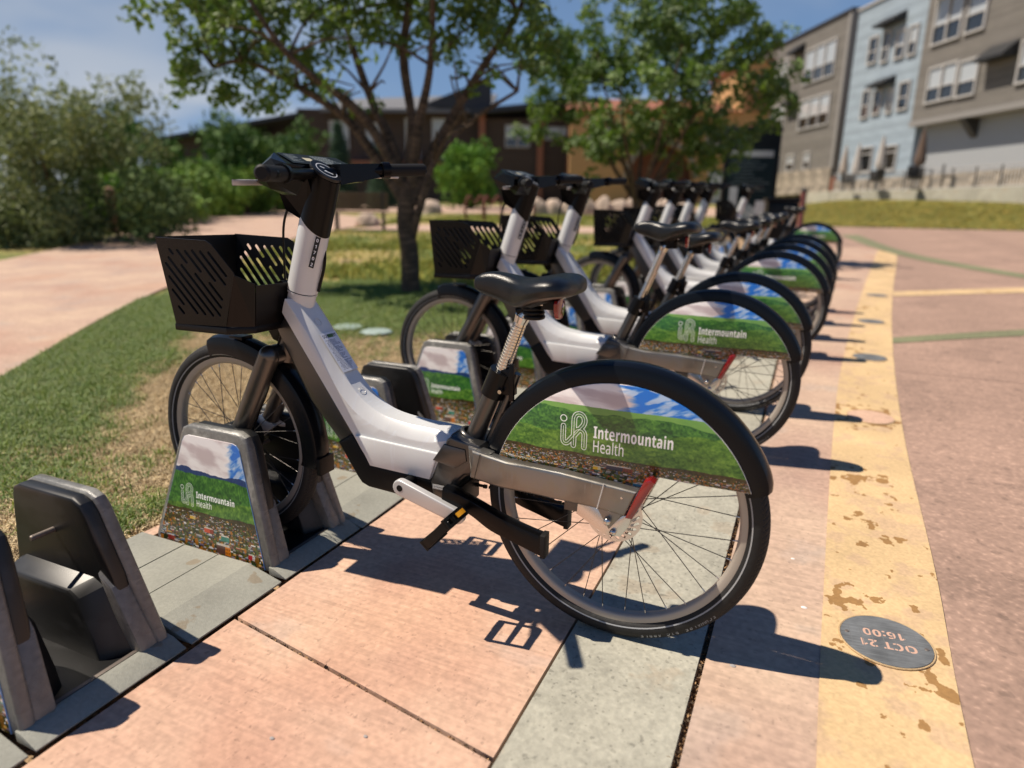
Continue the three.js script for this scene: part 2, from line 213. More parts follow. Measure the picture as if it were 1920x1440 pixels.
function scenery(g, W, Hh, o) {                                      // o: heights (0 top .. 1 bottom) of ridge, hills, town; the printed landscape photograph
  let sd = o.seed; const r = () => { sd = (Math.imul(sd, 1664525) + 1013904223) >>> 0; return sd / 4294967296; };
  const im = g.createImageData(W, Hh);
  for (let j = 0; j < Hh; j++) for (let i = 0; i < W; i++) {
    const u = i / W, v = j / Hh, n1 = wn(u * 9, 3, 4, 7), n2 = wn(u * 6, 9, 4, 8), n3 = wn(u * 4 + 2, 19, 4, 6), tex = wn(u * 130 * o.k, v * 60 * o.k, 4, 12), tex2 = wn(u * 30, v * 24, 4, 13);
    const cl = wn(u * 5 + v * 2.2 + 3, v * 9 - u * 3, 5, 31); let c;
    const blue = sst(o.b0 - 0.03, o.b0 + 0.05, u + 0.10 * (cl - 0.5) + 0.1 * (wn(u * 14, v * 30, 3, 33) - 0.5)) * sst(o.b1 + 0.05, o.b1 - 0.1, u - v * 0.25);
    c = mix3(mix3([0.78, 0.72, 0.72], [0.95, 0.93, 0.92], sst(0.3, 0.65, cl)), [0.14, 0.44, 0.80], clamp(blue * (1.25 - 0.9 * sst(0.42, 0.62, wn(u * 18 + v * 12, v * 9, 4, 35)))));
    const ridge = o.ridge + 0.07 * (n1 - 0.5) + 0.05 * u; if (o.ridge && v > ridge) c = mix3([0.05, 0.14, 0.40], [0.16, 0.30, 0.46], tex);
    const h1 = o.hill + o.amp * 0.3 * (n3 - 0.5); if (v > h1 && !o.ridge) { c = mix3([0.40, 0.60, 0.28], [0.48, 0.66, 0.32], tex2); }
    const h2 = o.hill + (o.ridge ? 0 : 0.05) + o.amp * (n2 - 0.5) + o.amp * 0.8 * Math.max(0, u - 0.45); if (v > h2) { const t = clamp(tex * 1.1 - 0.15 + 0.8 * (tex2 - 0.5)); c = mix3([0.07, 0.28, 0.13], [0.40, 0.62, 0.24], t); }
    const h3 = o.hill + 0.30 - 0.16 * u + o.amp * 0.7 * (n1 - 0.5); if (v > h3) { const t = clamp(tex * 0.9 + 0.9 * (tex2 - 0.5)); c = mix3([0.13, 0.32, 0.09], [0.50, 0.66, 0.25], t); }
    const tw = o.town + 0.04 * (n1 - 0.5); if (v > tw) c = mix3([0.08, 0.07, 0.05], [0.36, 0.30, 0.12], tex);
    const q = (j * W + i) * 4; im.data[q] = c[0] * 255; im.data[q + 1] = c[1] * 255; im.data[q + 2] = c[2] * 255; im.data[q + 3] = 255;
  }
  g.putImageData(im, 0, 0);
  const roofs = ['#c4bec2', '#8b8492', '#a8503a', '#63748c', '#e6e2dc', '#84564a', '#cfa04e', '#568078', '#6c6074', '#aaa5a0'], trees = ['#33401a', '#5c5c1e', '#a8691c', '#222c10', '#7a5418', '#48581e'];
  for (let n = 0; n < o.n; n++) {
    const t = r(), y = mix(o.town + 0.025, 1.0, t) * Hh, x = r() * W, s = o.s * (0.45 + t * 1.3) * (0.7 + r() * 0.6);
    if (r() < 0.56) { g.fillStyle = trees[Math.floor(r() * 6)]; g.beginPath(); g.ellipse(x, y, s * (0.3 + r() * 0.4), s * (0.4 + r() * 0.5), 0, 0, 7); g.fill(); }
    else { const w = s * (0.7 + r() * 1.5), h = s * (0.35 + r() * 0.5); g.fillStyle = roofs[Math.floor(r() * 10)]; g.fillRect(x, y - h, w, h); g.fillStyle = 'rgba(30,22,26,.65)'; g.fillRect(x, y - h * 0.35, w, h * 0.4); g.fillStyle = 'rgba(240,236,230,.7)'; if (r() < 0.5) g.fillRect(x, y - h * 1.2, w * 0.9, h * 0.3); }
  }
  const house = (x, y, w, h, c1, c2) => { w *= 0.6; h *= 0.75; g.fillStyle = 'rgba(225,220,214,.8)'; g.fillRect(x * W, (y - h * 0.28) * Hh, w * W * 1.5, h * 0.3 * Hh); g.fillStyle = c1; g.fillRect(x * W, y * Hh, w * W, h * Hh); g.fillStyle = c2; g.fillRect((x + w) * W, y * Hh, w * W * 0.6, h * Hh); g.fillStyle = 'rgba(40,20,10,.6)'; for (let a = 0; a < 3; a++) for (let b = 0; b < 2; b++) g.fillRect((x + w + 0.06 * w + a * w * 0.18) * W, (y + h * (0.15 + 0.45 * b)) * Hh, w * W * 0.08, h * Hh * 0.25); };
  for (const h of o.houses) house(...h);
}
const LET = "600 %px Helvetica, Arial, sans-serif";
// wheel-guard panel: bike x -0.315 .. 0.305, y 0.395 .. 0.640
const FW = 1500, FH = 593, fx = (x) => (x + 0.315) / 0.62 * FW, fy = (y) => (0.64 - y) / 0.245 * FH;
const fenderPrint = canvas(FW, FH, (g) => {
  scenery(g, FW, FH, { seed: 7, k: 1, ridge: 0, hill: 0.26, amp: 0.16, town: 0.725, n: 3200, s: 11, b0: 0.53, b1: 0.80, houses: [[0.42, 0.83, 0.03, 0.04, '#d9a92c', '#e8d8a0'], [0.47, 0.80, 0.10, 0.05, '#2d2a45', '#7a2f22'], [0.57, 0.93, 0.07, 0.03, '#2c6f92', '#3c8cab'], [0.76, 0.84, 0.05, 0.03, '#9b98a6', '#c7b27a'], [0.86, 0.85, 0.02, 0.035, '#d7b75c', '#b8923e']] });
  logo(g, fx(-0.142), fy(0.563), 0.078 / 0.62 * FW / 200 * 0.95);
  g.fillStyle = '#fff'; g.textBaseline = 'alphabetic'; g.font = 'bold ' + 0.0385 / 0.245 * FH + 'px sans-serif'; const w = g.measureText('Intermountain').width, s = (fx(0.121) - fx(-0.058)) / w;
  g.save(); g.translate(fx(-0.058), fy(0.5035)); g.scale(s, 1); g.fillText('Intermountain', 0, 0); g.restore();
  g.save(); g.translate(fx(-0.059), fy(0.4705)); g.scale(s, 1); g.font = 0.0385 / 0.245 * FH + 'px sans-serif'; g.fillText('Health', 0, 0); g.restore();
});
// dock panel: local x -1.40 .. -0.93, y 0 .. 0.37
const DW = 940, DH = 740, dx = (x) => (x + 1.40) / 0.47 * DW, dy = (y) => (0.37 - y) / 0.37 * DH;
const dockPrint = canvas(DW, DH, (g) => {
  scenery(g, DW, DH, { seed: 99, k: 0.9, ridge: 0.275, hill: 0.335, amp: 0.05, town: 0.635, n: 1700, s: 15, b0: 0.72, b1: 1.6, houses: [[0.16, 0.90, 0.06, 0.05, '#8e2f2a', '#a8483c'], [0.48, 0.76, 0.08, 0.045, '#c4492c', '#9b3a28'], [0.62, 0.79, 0.07, 0.05, '#2f7a6a', '#3f9584'], [0.58, 0.87, 0.12, 0.09, '#5d4038', '#dd7f1e'], [0.84, 0.88, 0.05, 0.05, '#b3202c', '#d9d4cf'], [0.36, 0.69, 0.05, 0.03, '#d8a936', '#e7cd7e']] });
  logo(g, dx(-1.268), dy(0.216), 0.058 / 0.47 * DW / 200);
  g.fillStyle = '#fff'; g.textBaseline = 'alphabetic'; g.font = 'bold ' + 0.0265 / 0.37 * DH + 'px sans-serif'; const w = g.measureText('Intermountain').width, s = (dx(-1.053) - dx(-1.203)) / w;
  for (const [t, y] of [['Intermountain', 0.174], ['Health', 0.149]]) { g.save(); g.translate(dx(-1.203), dy(y)); g.scale(s, 1); g.font = (t === 'Health' ? '' : 'bold ') + 0.0265 / 0.37 * DH + 'px sans-serif'; g.fillText(t, 0, 0); g.restore(); }
});
// ---------- bicycle materials ----------
Object.assign(M, {
  rubber: mat([0.007, 0.007, 0.007], 0.7, 0, { bumpMap: (() => { const t = dtex(1024, 128, gray((u, v) => { const a = (u * 150 + Math.abs(v - 0.5) * 6) % 1, b = (v * 12) % 1; return v > 0.3 && v < 0.7 ? (a < 0.2 || b < 0.14 ? 0 : 1) : 0.6 + 0.4 * (fbm(u, v, 200, 12, 2, 5) - 0.5); }), false); return t; })(), bumpScale: 0.0022 }),
  stripe: mat([0.30, 0.31, 0.32], 0.4), rim: mat([0.40, 0.36, 0.31], 0.5, 0.35), spoke: mat([0.09, 0.085, 0.08], 0.4, 0.9), alu: mat([0.66, 0.65, 0.63], 0.24, 1), rawAlu: mat([0.24, 0.235, 0.225], 0.62, 0.8, { roughnessMap: smudge, map: sized(scuffC(1, 0.98, 0.95, 0.22, 61), 0.35) }),
  char: mat([0.105, 0.102, 0.098], 0.30, 0.85), dark: mat([0.006, 0.006, 0.006], 0.45, 0, { specularIntensity: 0.4 }), black: mat([0.003, 0.003, 0.0035], 0.28, 0, { specularIntensity: 0.4 }),
  gloss: mat([0.003, 0.0033, 0.004], 0.2, 0, { specularIntensity: 0.5 }), fender: mat([0.004, 0.005, 0.007], 0.24, 0, { specularIntensity: 0.45, bumpMap: sized(smudge, 0.4), bumpScale: 0.0006 }),
  white: mat([0.64, 0.655, 0.665], 0.36, 0, { clearcoat: 0.5, clearcoatRoughness: 0.22, map: sized(scuffC(1, 0.995, 0.985, 0.035, 81), 0.5) }), silver: mat([0.60, 0.59, 0.58], 0.35, 0.4), vinyl: mat([0.005, 0.0055, 0.006], 0.30, 0, { bumpMap: sized(grainB, 0.08), bumpScale: 0.0003 }),
  red: mat([0.22, 0.005, 0.008], 0.18, 0, { clearcoat: 1 }), amber: mat([0.75, 0.33, 0.02], 0.25, 0, { clearcoat: 1 }), chrome: mat([0.62, 0.60, 0.57], 0.20, 1), basket: mat([0.0045, 0.004, 0.004], 0.34, 0, { specularIntensity: 0.45, bumpMap: sized(grainB, 0.06), bumpScale: 0.0003 }), grip: mat([0.009, 0.009, 0.009], 0.6, 0, { specularIntensity: 0.5 }), slate: mat([0.10, 0.115, 0.14], 0.4, 0.1),
  print: mat(0xffffff, 0.32, 0, { map: ctex(fenderPrint, -0.315, 0.395, 0.62, 0.245), clearcoat: 0.5, clearcoatRoughness: 0.18 }),
});
const sticker = (w, h, draw, x0, y0, sw, sh, r = 0.4) => mat(0xffffff, r, 0, { map: ctex(canvas(w, h, draw), x0, y0, sw, sh) });
M.summit = sticker(256, 512, (g, w, h) => { g.fillStyle = '#d6d9e0'; g.fillRect(0, 0, w, h); g.fillStyle = '#33363c'; g.font = 'bold 56px sans-serif'; g.fillText('SUMMIT', 18, 66); g.fillStyle = '#46682a'; g.fillRect(100, 24, 88, 44); g.fillStyle = '#20331a'; g.font = 'italic bold 26px sans-serif'; g.fillText('bike share', 92, 48); g.fillStyle = '#343a55'; for (let i = 0; i < 26; i++) { const y = 96 + i * 15.2, a = 20 + hash(i, 2, 5) * 30, b = (i % 6 === 5 ? 60 : 110) + hash(i, 3, 5) * 80; for (let x = a; x < a + b;) { const l = 6 + hash(i, x | 0, 8) * 20; g.fillRect(x, y, l, 6); x += l + 5; } } }, 0, 0, 0.062, 0.12);
M.number = sticker(64, 384, (g, w, h) => { g.fillStyle = '#101010'; g.fillRect(0, 0, w, h); g.fillStyle = '#f2f2f2'; g.font = 'bold 58px sans-serif'; g.textAlign = 'center'; ['0', '1', '7', '0', '2'].forEach((c, i) => { g.save(); g.translate(32, 42 + i * 75); g.fillText(c, 0, 22); g.restore(); }); }, 0, 0, 0.0135, 0.081);
M.dyn = sticker(300, 64, (g, w, h) => { g.fillStyle = '#cfcdc8'; g.fillRect(0, 0, w, h); g.fillStyle = '#2a2a2a'; g.fillRect(4, 4, w - 8, h - 8); g.fillStyle = '#d8d6d0'; g.fillRect(8, 8, w - 16, h - 16); g.fillStyle = '#1d1d1d'; g.font = 'bold 38px sans-serif'; g.fillText('DYNAMe 2.2', 16, 46); }, 0, 0, 0.055, 0.012);
M.cap = sticker(128, 128, (g) => { g.fillStyle = '#0a0b0d'; g.fillRect(0, 0, 128, 128); g.strokeStyle = '#c9ccd0'; g.lineWidth = 5; g.beginPath(); g.arc(64, 64, 48, 0, 7); g.stroke(); g.lineWidth = 8; g.beginPath(); g.moveTo(36, 80); g.lineTo(58, 50); g.lineTo(70, 78); g.lineTo(92, 48); g.stroke(); }, -0.036, -0.036, 0.072, 0.072);
M.face = sticker(512, 256, (g, w, h) => { g.fillStyle = '#0b1116'; g.fillRect(0, 0, w, h); g.fillStyle = 'rgba(215,225,228,.8)'; for (let i = 0; i < 11; i++) { for (let x = 250; x < 250 + 90 + hash(i, 4, 4) * 130;) { const l = 5 + hash(i, x | 0, 3) * 16; g.fillRect(x, 26 + i * 18, l, 6); x += l + 4; } for (let x = 30; x < 60 + hash(i, 9, 4) * 60;) { const l = 5 + hash(i, x | 0, 6) * 12; g.fillRect(x, 30 + i * 17, l, 4); x += l + 4; } } g.fillStyle = '#1b1e20'; g.fillRect(136, 60, 96, 130); g.fillStyle = '#b9b29a'; g.fillRect(150, 92, 70, 80); }, 0, 0, 0.33, 0.12);
M.tyreText = mat([0.22, 0.22, 0.21], 0.7);

const font = await new FontLoader().loadAsync('fonts/droid/droid_sans_bold.typeface.json');
const letter = (c) => { const g = new THREE.ShapeGeometry(font.generateShapes(c, 1), 3); g.computeBoundingBox(); const k = g.boundingBox; g.translate(-(k.min.x + k.max.x) / 2, 0, 0); return g; };
function arcFender(cx, cy, R, ri, hw, a0, a1, n = 40) {              // U-shaped mudguard round a wheel, from angle a0 to a1
  const rows = []; const prof = [[ri, hw], [R - 0.018, hw], [R - 0.006, hw * 0.86], [R, hw * 0.45], [R + 0.0015, 0], [R, -hw * 0.45], [R - 0.006, -hw * 0.86], [R - 0.018, -hw], [ri, -hw], [ri, -hw + 0.0025], [R - 0.02, -hw + 0.0025], [R - 0.0035, 0], [R - 0.02, hw - 0.0025], [ri, hw - 0.0025]];
  for (let i = 0; i <= n; i++) { const a = mix(a0, a1, i / n), e = 1 - Math.pow(Math.abs(2 * i / n - 1), 30) * 0.02; rows.push(prof.map(([r, z]) => [cx + r * e * Math.cos(a), cy + r * e * Math.sin(a), z])); }
  const side = surf(rows, true), cap = (row) => { const g = new THREE.BufferGeometry(), ps = []; for (let k = 0; k < 4; k++) { const q = [[0, 13], [1, 12], [3, 12], [4, 11]][k], w = [[1, 12], [3, 12], [4, 11], [4, 11]][k]; ps.push(...row[q[0]], ...row[w[0]], ...row[q[1]], ...row[w[0]], ...row[w[1]], ...row[q[1]]); const m = (i) => i > 10 ? 13 - i + 9 : 8 - i; ps.push(...row[m(q[0])], ...row[m(w[0])], ...row[m(q[1])], ...row[m(w[0])], ...row[m(w[1])], ...row[m(q[1])]); } g.setAttribute('position', new THREE.Float32BufferAttribute(ps, 3)); g.computeVertexNormals(); return g; };
  return toCreasedNormals(J([side, cap(rows[0]), cap(rows[n])]), 0.7);
}
const SPOKE = new THREE.CylinderGeometry(0.0011, 0.0011, 1, 5), NIP = new THREE.CylinderGeometry(0.0019, 0.0016, 1, 6);
function wheel(parent, name, cx, cy, R, rimIn, flange, hz, detail, phase) {
  const w = new THREE.Group(); w.name = name; w.position.set(cx, cy, 0); parent.add(w);
  const t = 0.0245, c = R - t, prof = []; for (let i = 0; i <= 22; i++) { const a = Math.PI * (-0.86 + 1.72 * i / 22); prof.push([c + t * Math.cos(a), t * Math.sin(a)]); }
  const ty = part('tyre', ring(prof, 128), M.rubber, w);
  const sr = c - 0.009, sz = Math.sqrt(t * t - 0.009 * 0.009) + 0.0006; for (const s of [1, -1]) part('reflective_stripe', ring([[sr - 0.0022, s * (sz - 0.0009)], [sr, s * sz], [sr + 0.0008, s * (sz + 0.0003)]], 128), M.stripe, w);
  const ro = c - 0.0155; part('rim', ring([[rimIn, -0.009], [rimIn - 0.001, 0], [rimIn, 0.009], [rimIn + 0.006, 0.0145], [ro, 0.0155], [ro + 0.003, 0.013], [ro + 0.002, 0], [ro + 0.003, -0.013], [ro, -0.0155], [rimIn + 0.006, -0.0145], [rimIn, -0.009]], 128), M.rim, w);
  part('hub', ring([[0.008, -hz - 0.012], [0.016, -hz - 0.006], [flange + 0.004, -hz - 0.002], [flange + 0.004, -hz + 0.002], [flange * 0.72, -hz + 0.008], [flange * 0.72, hz - 0.008], [flange + 0.004, hz - 0.002], [flange + 0.004, hz + 0.002], [0.016, hz + 0.006], [0.008, hz + 0.012]], 32), M.silver, w);
  const all = [], n = 32; for (let i = 0; i < n; i++) {
    const side = i % 2 ? 1 : -1, lead = i % 4 < 2 ? 1 : -1, a = phase + i / n * 2 * Math.PI, b = a + lead * 0.62, A = V(flange * Math.cos(b), flange * Math.sin(b), side * hz), B = V((rimIn + 0.002) * Math.cos(a), (rimIn + 0.002) * Math.sin(a), side * 0.003);
    const d = B.clone().sub(A), L = d.length(), q = new THREE.Quaternion().setFromUnitVectors(V(0, 1, 0), d.clone().normalize()), m = new THREE.Matrix4().compose(A.clone().add(B).multiplyScalar(0.5), q, V(1, L, 1)), m2 = new THREE.Matrix4().compose(B.clone().addScaledVector(d, -0.006 / L), q, V(1, 0.014, 1));
    if (detail) { const s = part('spoke', SPOKE, M.spoke, w); s.applyMatrix4(m); all.push(NIP.clone().applyMatrix4(m2)); } else all.push(SPOKE.clone().applyMatrix4(m));
  }
  part(detail ? 'spoke_nipples' : 'spokes', J(all), detail ? M.alu : M.spoke, w);
  return w;
}
const slot = (cx, cy, ang, len, wd) => { const p = new THREE.Path(), c = Math.cos(ang), s = Math.sin(ang), h = len / 2 - wd / 2, r = wd / 2, pts = []; for (let k = 0; k <= 6; k++) { const t = -Math.PI / 2 + Math.PI * k / 6; pts.push([h + r * Math.cos(t), r * Math.sin(t)]); } for (let k = 0; k <= 6; k++) { const t = Math.PI / 2 + Math.PI * k / 6; pts.push([-h + r * Math.cos(t), r * Math.sin(t)]); } p.setFromPoints(pts.map(([x, y]) => new THREE.Vector2(cx + x * c - y * s, cy + x * s + y * c))); return p; };
const inside = (p, poly) => { let c = false; for (let i = 0, j = poly.length - 1; i < poly.length; j = i++) { const [xi, yi] = poly[i], [xj, yj] = poly[j]; if ((yi > p[1]) !== (yj > p[1]) && p[0] < (xj - xi) * (p[1] - yi) / (yj - yi) + xi) c = !c; } return c; };
function slotted(poly, keep, ang, pitch, len, gap, wd, skewB) {      // oblong slots laid diagonally in rows inside the polygon keep
  const hs = [], d = [Math.cos(ang), Math.sin(ang)], n = [-d[1], d[0]];
  for (let r = -14; r <= 14; r++) { let best = []; for (let s = -0.4; s < 0.4; s += 0.004) { const p = [n[0] * r * pitch + d[0] * s + keep.c[0], n[1] * r * pitch + d[1] * s + keep.c[1]], brk = Math.abs((((p[1] + skewB * p[0] - keep.o) % (len + gap)) + len + gap) % (len + gap)) < gap; if (inside(p, keep.p) && !brk) best.push(p); else { if (best.length > 5) hs.push(best); best = []; } } if (best.length > 5) hs.push(best); }
  return hs.map((b) => { const A = b[0], B = b[b.length - 1]; return slot((A[0] + B[0]) / 2, (A[1] + B[1]) / 2, ang, Math.hypot(B[0] - A[0], B[1] - A[1]), wd); });
}
function board(P, U, Vv, shape, th) {                                // a flat panel: origin P, axes U and Vv, thickness th
  const g = new THREE.ExtrudeGeometry(shape, { depth: th, bevelEnabled: false, curveSegments: 6 }), u = V(...U).normalize(), v = V(...Vv).normalize(), n = u.clone().cross(v).normalize();
  g.applyMatrix4(new THREE.Matrix4().makeBasis(u, v, n).setPosition(...P)); return g;
}
function makeBike(detail) {
  const b = new THREE.Group();
  // wheels
  const rw = wheel(b, 'rear_wheel', 0, 0.33, 0.33, 0.269, 0.046, 0.028, detail, 0.11);
  const fw = wheel(b, 'front_wheel', -1.1675, 0.3168, 0.2934, 0.2306, 0.036, 0.030, detail, 0.05);
  { const hs = [], R = 0.066; for (let i = 0; i < 22; i++) { const a = i / 22 * 2 * Math.PI; hs.push(slot(0.0515 * Math.cos(a), 0.0515 * Math.sin(a), a + 0.75, 0.022, 0.0062)); }
    const s = new THREE.Shape(); s.absarc(0, 0, R, 0, Math.PI * 2, false); s.holes.push(...hs); const h = new THREE.Path(); h.absarc(0, 0, 0.026, 0, Math.PI * 2, true); s.holes.push(h); const g = new THREE.ExtrudeGeometry(s, { depth: 0.002, bevelEnabled: false, curveSegments: 40 }); g.translate(0, 0, 0.040); part('brake_disc', g, M.alu, rw);
    for (const [t, a0] of [['BIG APPLE', -1.04], ['SCHWALBE', -0.72]]) if (detail) { const g = []; for (let i = 0; i < t.length; i++) if (t[i] !== ' ') { const a = a0 - i * 0.034; const q = letter(t[i]); if (!q) continue; q.scale(0.010, 0.010, 1); q.translate(0, -0.005, 0); q.rotateZ(a - Math.PI / 2); q.translate(0.3135 * Math.cos(a), 0.3135 * Math.sin(a), 0.0232); g.push(q); } if (g.length) part('sidewall_lettering', J(g), M.tyreText, rw); } }
  // rear arms, dropouts, tail lamps
  const arm = [[-0.345, 0.436], [-0.255, 0.423], [-0.12, 0.421], [-0.022, 0.414], [0.056, 0.4075], [0.033, 0.345], [-0.02, 0.351], [-0.19, 0.355], [-0.27, 0.355], [-0.352, 0.366]];
  for (const s of [1, -1]) {
    const z0 = s > 0 ? 0.043 : -0.075, a = part('rear_arm', extr(arm, z0, z0 + 0.032, 0.006, [], 3), M.rawAlu, b);
    part('weld_seam', rod([-0.017, 0.4145, s * 0.0752], [-0.030, 0.352, s * 0.0752], 0.0016, 0.0016, 6), M.silver, a);
    part('weld_seam', rod([-0.322, 0.431, s * 0.0752], [-0.338, 0.366, s * 0.0752], 0.0012, 0.0012, 6), M.char, a);
    part('rivet', rod([0.024, 0.389, s * 0.074], [0.024, 0.389, s * 0.0765], 0.0032, 0.0026, 12), M.chrome, a);
    const d = part('dropout', extr([[-0.08, 0.352], [-0.083, 0.322], [-0.038, 0.298], [-0.014, 0.284], [0.022, 0.287], [0.040, 0.316], [0.046, 0.345], [0.022, 0.338], [-0.006, 0.304], [-0.03, 0.345]], s * 0.055 - 0.004, s * 0.055 + 0.004, 0.0015), M.alu, b);
    part('dropout', extr([[-0.036, 0.352], [0.03, 0.352], [-0.004, 0.302]], s * 0.0595 - 0.004, s * 0.0595 + 0.004, 0.0012), M.rawAlu, b);
    part('axle_nut', J([ring([[0.001, s * 0.080], [0.007, s * 0.079], [0.009, s * 0.074], [0.009, s * 0.062], [0.013, s * 0.062], [0.013, s * 0.059]], 6).translate(-0.006, 0.325, 0), ring([[0.001, s * 0.069], [0.0075, s * 0.068], [0.0075, s * 0.058]], 12).translate(0.006, 0.297, 0)]), M.chrome, d);
    part('tail_lamp', extr([[0.034, 0.343], [0.050, 0.343], [0.094, 0.436], [0.084, 0.443], [0.070, 0.436], [0.059, 0.409]], s > 0 ? 0.046 : -0.077, s > 0 ? 0.077 : -0.046, 0.003), M.red, b);
  }
  // rear mudguard with printed guards
  part('rear_mudguard', arcFender(0, 0.33, 0.3475, 0.300, 0.0335, 2.90, 0.318, 64), M.fender, b);
  { const o = []; for (let i = 0; i <= 40; i++) { const a = mix(2.83, 0.352, i / 40); o.push([0.3035 * Math.cos(a), 0.33 + 0.3035 * Math.sin(a)]); }
    o.push([0.275, 0.4345], [0.166, 0.434], [0.094, 0.436], [0.080, 0.432], [0.070, 0.424], [0.060, 0.406], [-0.07, 0.405], [-0.205, 0.412]);
    for (const s of [1, -1]) part('wheel_guard', extr(o, s > 0 ? 0.0345 : -0.0385, s > 0 ? 0.0385 : -0.0345, 0.0006), M.print, b); }
  // main frame
  const S = smooth([[-0.907, 0.759], [-0.843, 0.676], [-0.78, 0.578], [-0.735, 0.515], [-0.69, 0.474], [-0.636, 0.447], [-0.555, 0.433], [-0.469, 0.432], [-0.423, 0.441]], 12), Cc = smooth([[-0.889, 0.757], [-0.829, 0.681], [-0.79, 0.624], [-0.742, 0.561], [-0.69, 0.508], [-0.632, 0.476], [-0.547, 0.461], [-0.469, 0.458], [-0.421, 0.455]], 12), Bb = smooth([[-0.923, 0.719], [-0.885, 0.662], [-0.845, 0.604], [-0.79, 0.525], [-0.753, 0.47], [-0.715, 0.413], [-0.658, 0.336], [-0.56, 0.331], [-0.471, 0.329]], 12);
  { const rows = S.map((s, i) => { const c = Cc[i], q = Bb[i], m = [(q[0] + s[0]) / 2, (q[1] + s[1]) / 2]; return [[...q.slice(0, 2), 0], [q[0], q[1], 0.046], [q[0] + (s[0] - q[0]) * 0.06, q[1] + (s[1] - q[1]) * 0.06, 0.0505], [...m, 0.0525], [s[0] - (s[0] - q[0]) * 0.05, s[1] - (s[1] - q[1]) * 0.05, 0.0525], [s[0], s[1], 0.0515], [mix(s[0], c[0], 0.9), mix(s[1], c[1], 0.9), 0.0335], [c[0], c[1], 0.030], [c[0], c[1], 0]]; });
    const full = rows.map((r) => [...r, ...r.slice(1, -1).reverse().map(([x, y, z]) => [x, y, -z])]); const side = surf(full, true);
    const endc = (row) => { const g = new THREE.BufferGeometry(), c = [0, 1, 2].map((k) => row.reduce((a, p) => a + p[k], 0) / row.length), ps = []; row.forEach((p, i) => ps.push(...p, ...row[(i + 1) % row.length], ...c)); g.setAttribute('position', new THREE.Float32BufferAttribute(ps, 3)); g.computeVertexNormals(); return g; };
    const fr = part('main_frame', toCreasedNormals(J([side, endc(full[0]), endc(full[full.length - 1])]), 0.45), M.white, b);
    for (const s of [1, -1]) part('battery_cover', extr([[-0.699, 0.4155], [-0.446, 0.4065], [-0.4735, 0.332], [-0.654, 0.3375]], s > 0 ? 0.046 : -0.060, s > 0 ? 0.060 : -0.046, 0.004, [], 2), M.white, fr);
    for (const [x, y, a] of [[-0.840, 0.6965, 0.93], [-0.706, 0.5245, 0.82], [-0.437, 0.4562, 0.06]]) { const g = new THREE.TorusGeometry(0.0105, 0.0005, 6, 28); g.rotateX(-Math.PI / 2); g.rotateZ(-a); part('screw_cover', g, M.silver, fr).position.set(x, y, 0.008); }
    const st = extr([[0, 0], [0.062, 0], [0.062, 0.12], [0, 0.12]], 0, 0.0006), e = V(0.60, -0.80, 0).normalize(), z = V(0, 0, -1); st.applyMatrix4(new THREE.Matrix4().makeBasis(z, e.clone().negate(), z.clone().cross(e.clone().negate()))); part('instruction_sticker', st, M.summit, fr).position.set(-0.7445, 0.5735, 0.0335);
  }
  part('down_tube_cover', extr([[-0.952, 0.672], [-0.93, 0.624], [-0.853, 0.487], [-0.757, 0.378], [-0.712, 0.412], [-0.753, 0.475], [-0.845, 0.609], [-0.918, 0.716]], -0.044, 0.044, 0.008, [], 3), M.char, b);
  part('motor_cover', extr([[-0.762, 0.384], [-0.702, 0.293], [-0.690, 0.279], [-0.668, 0.271], [-0.58, 0.267], [-0.434, 0.273], [-0.408, 0.288], [-0.405, 0.335], [-0.474, 0.334], [-0.654, 0.339], [-0.714, 0.415]], -0.053, 0.053, 0.010, [], 3), M.dark, b);
  { const y = part('rear_yoke', extr([[-0.4725, 0.330], [-0.424, 0.446], [-0.412, 0.456], [-0.335, 0.443], [-0.327, 0.432], [-0.342, 0.367], [-0.372, 0.360], [-0.392, 0.340], [-0.410, 0.298], [-0.424, 0.280], [-0.462, 0.276]], -0.058, 0.058, 0.007, [], 3), M.char, b);
    part('yoke_gusset', extr([[-0.462, 0.388], [-0.40, 0.376], [-0.366, 0.40], [-0.37, 0.43], [-0.43, 0.435]], 0.054, 0.062, 0.0035), M.char, y);
    part('model_label', extr([[0, 0], [0.055, 0], [0.055, 0.012], [0, 0.012]], 0.0582, 0.0588), M.dyn, y).position.set(-0.464, 0.3105, 0);
    for (const s of [1, -1]) part('arm_shoulder', extr([[-0.36, 0.442], [-0.30, 0.432], [-0.29, 0.375], [-0.352, 0.366]], s > 0 ? 0.036 : -0.068, s > 0 ? 0.068 : -0.036, 0.006), M.rawAlu, y); }
  // steering column, stem, cap
  const A0 = [-0.9045, 0.742, 0], A1 = [-0.795, 1.076, 0], at = (y) => [mix(A0[0], A1[0], (y - A0[1]) / (A1[1] - A0[1])), y, 0];
  part('head_collar', J([sleeve(A0, A1, 0.0385, () => -0.05, () => 0.10), sleeve(A0, A1, 0.0405, () => 0.088, () => 0.1)]), M.white, b);
  part('collar_ring', sleeve(A0, A1, 0.0375, () => 0.098, () => 0.108), M.black, b);
  { const c = part('steering_column', sleeve(A0, A1, 0.0405, () => 0.108, (a) => 0.635 + 0.07 * Math.cos(a)), M.white, b);
    const sd = extr([[0, 0], [0.0135, 0], [0.0135, 0.081], [0, 0.081]], 0, 0.0005); sd.rotateZ(-0.317); sd.translate(-0.0045, 0, 0); sd.rotateY(0.30); part('number_label', sd, M.number, c).position.set(-0.8285, 0.8445, 0.0388);
    part('rear_cable', tube([[-0.835, 0.96, -0.02], [-0.822, 0.86, -0.012], [-0.848, 0.775, -0.01]], 0.004, 20, 6), M.black, c); }
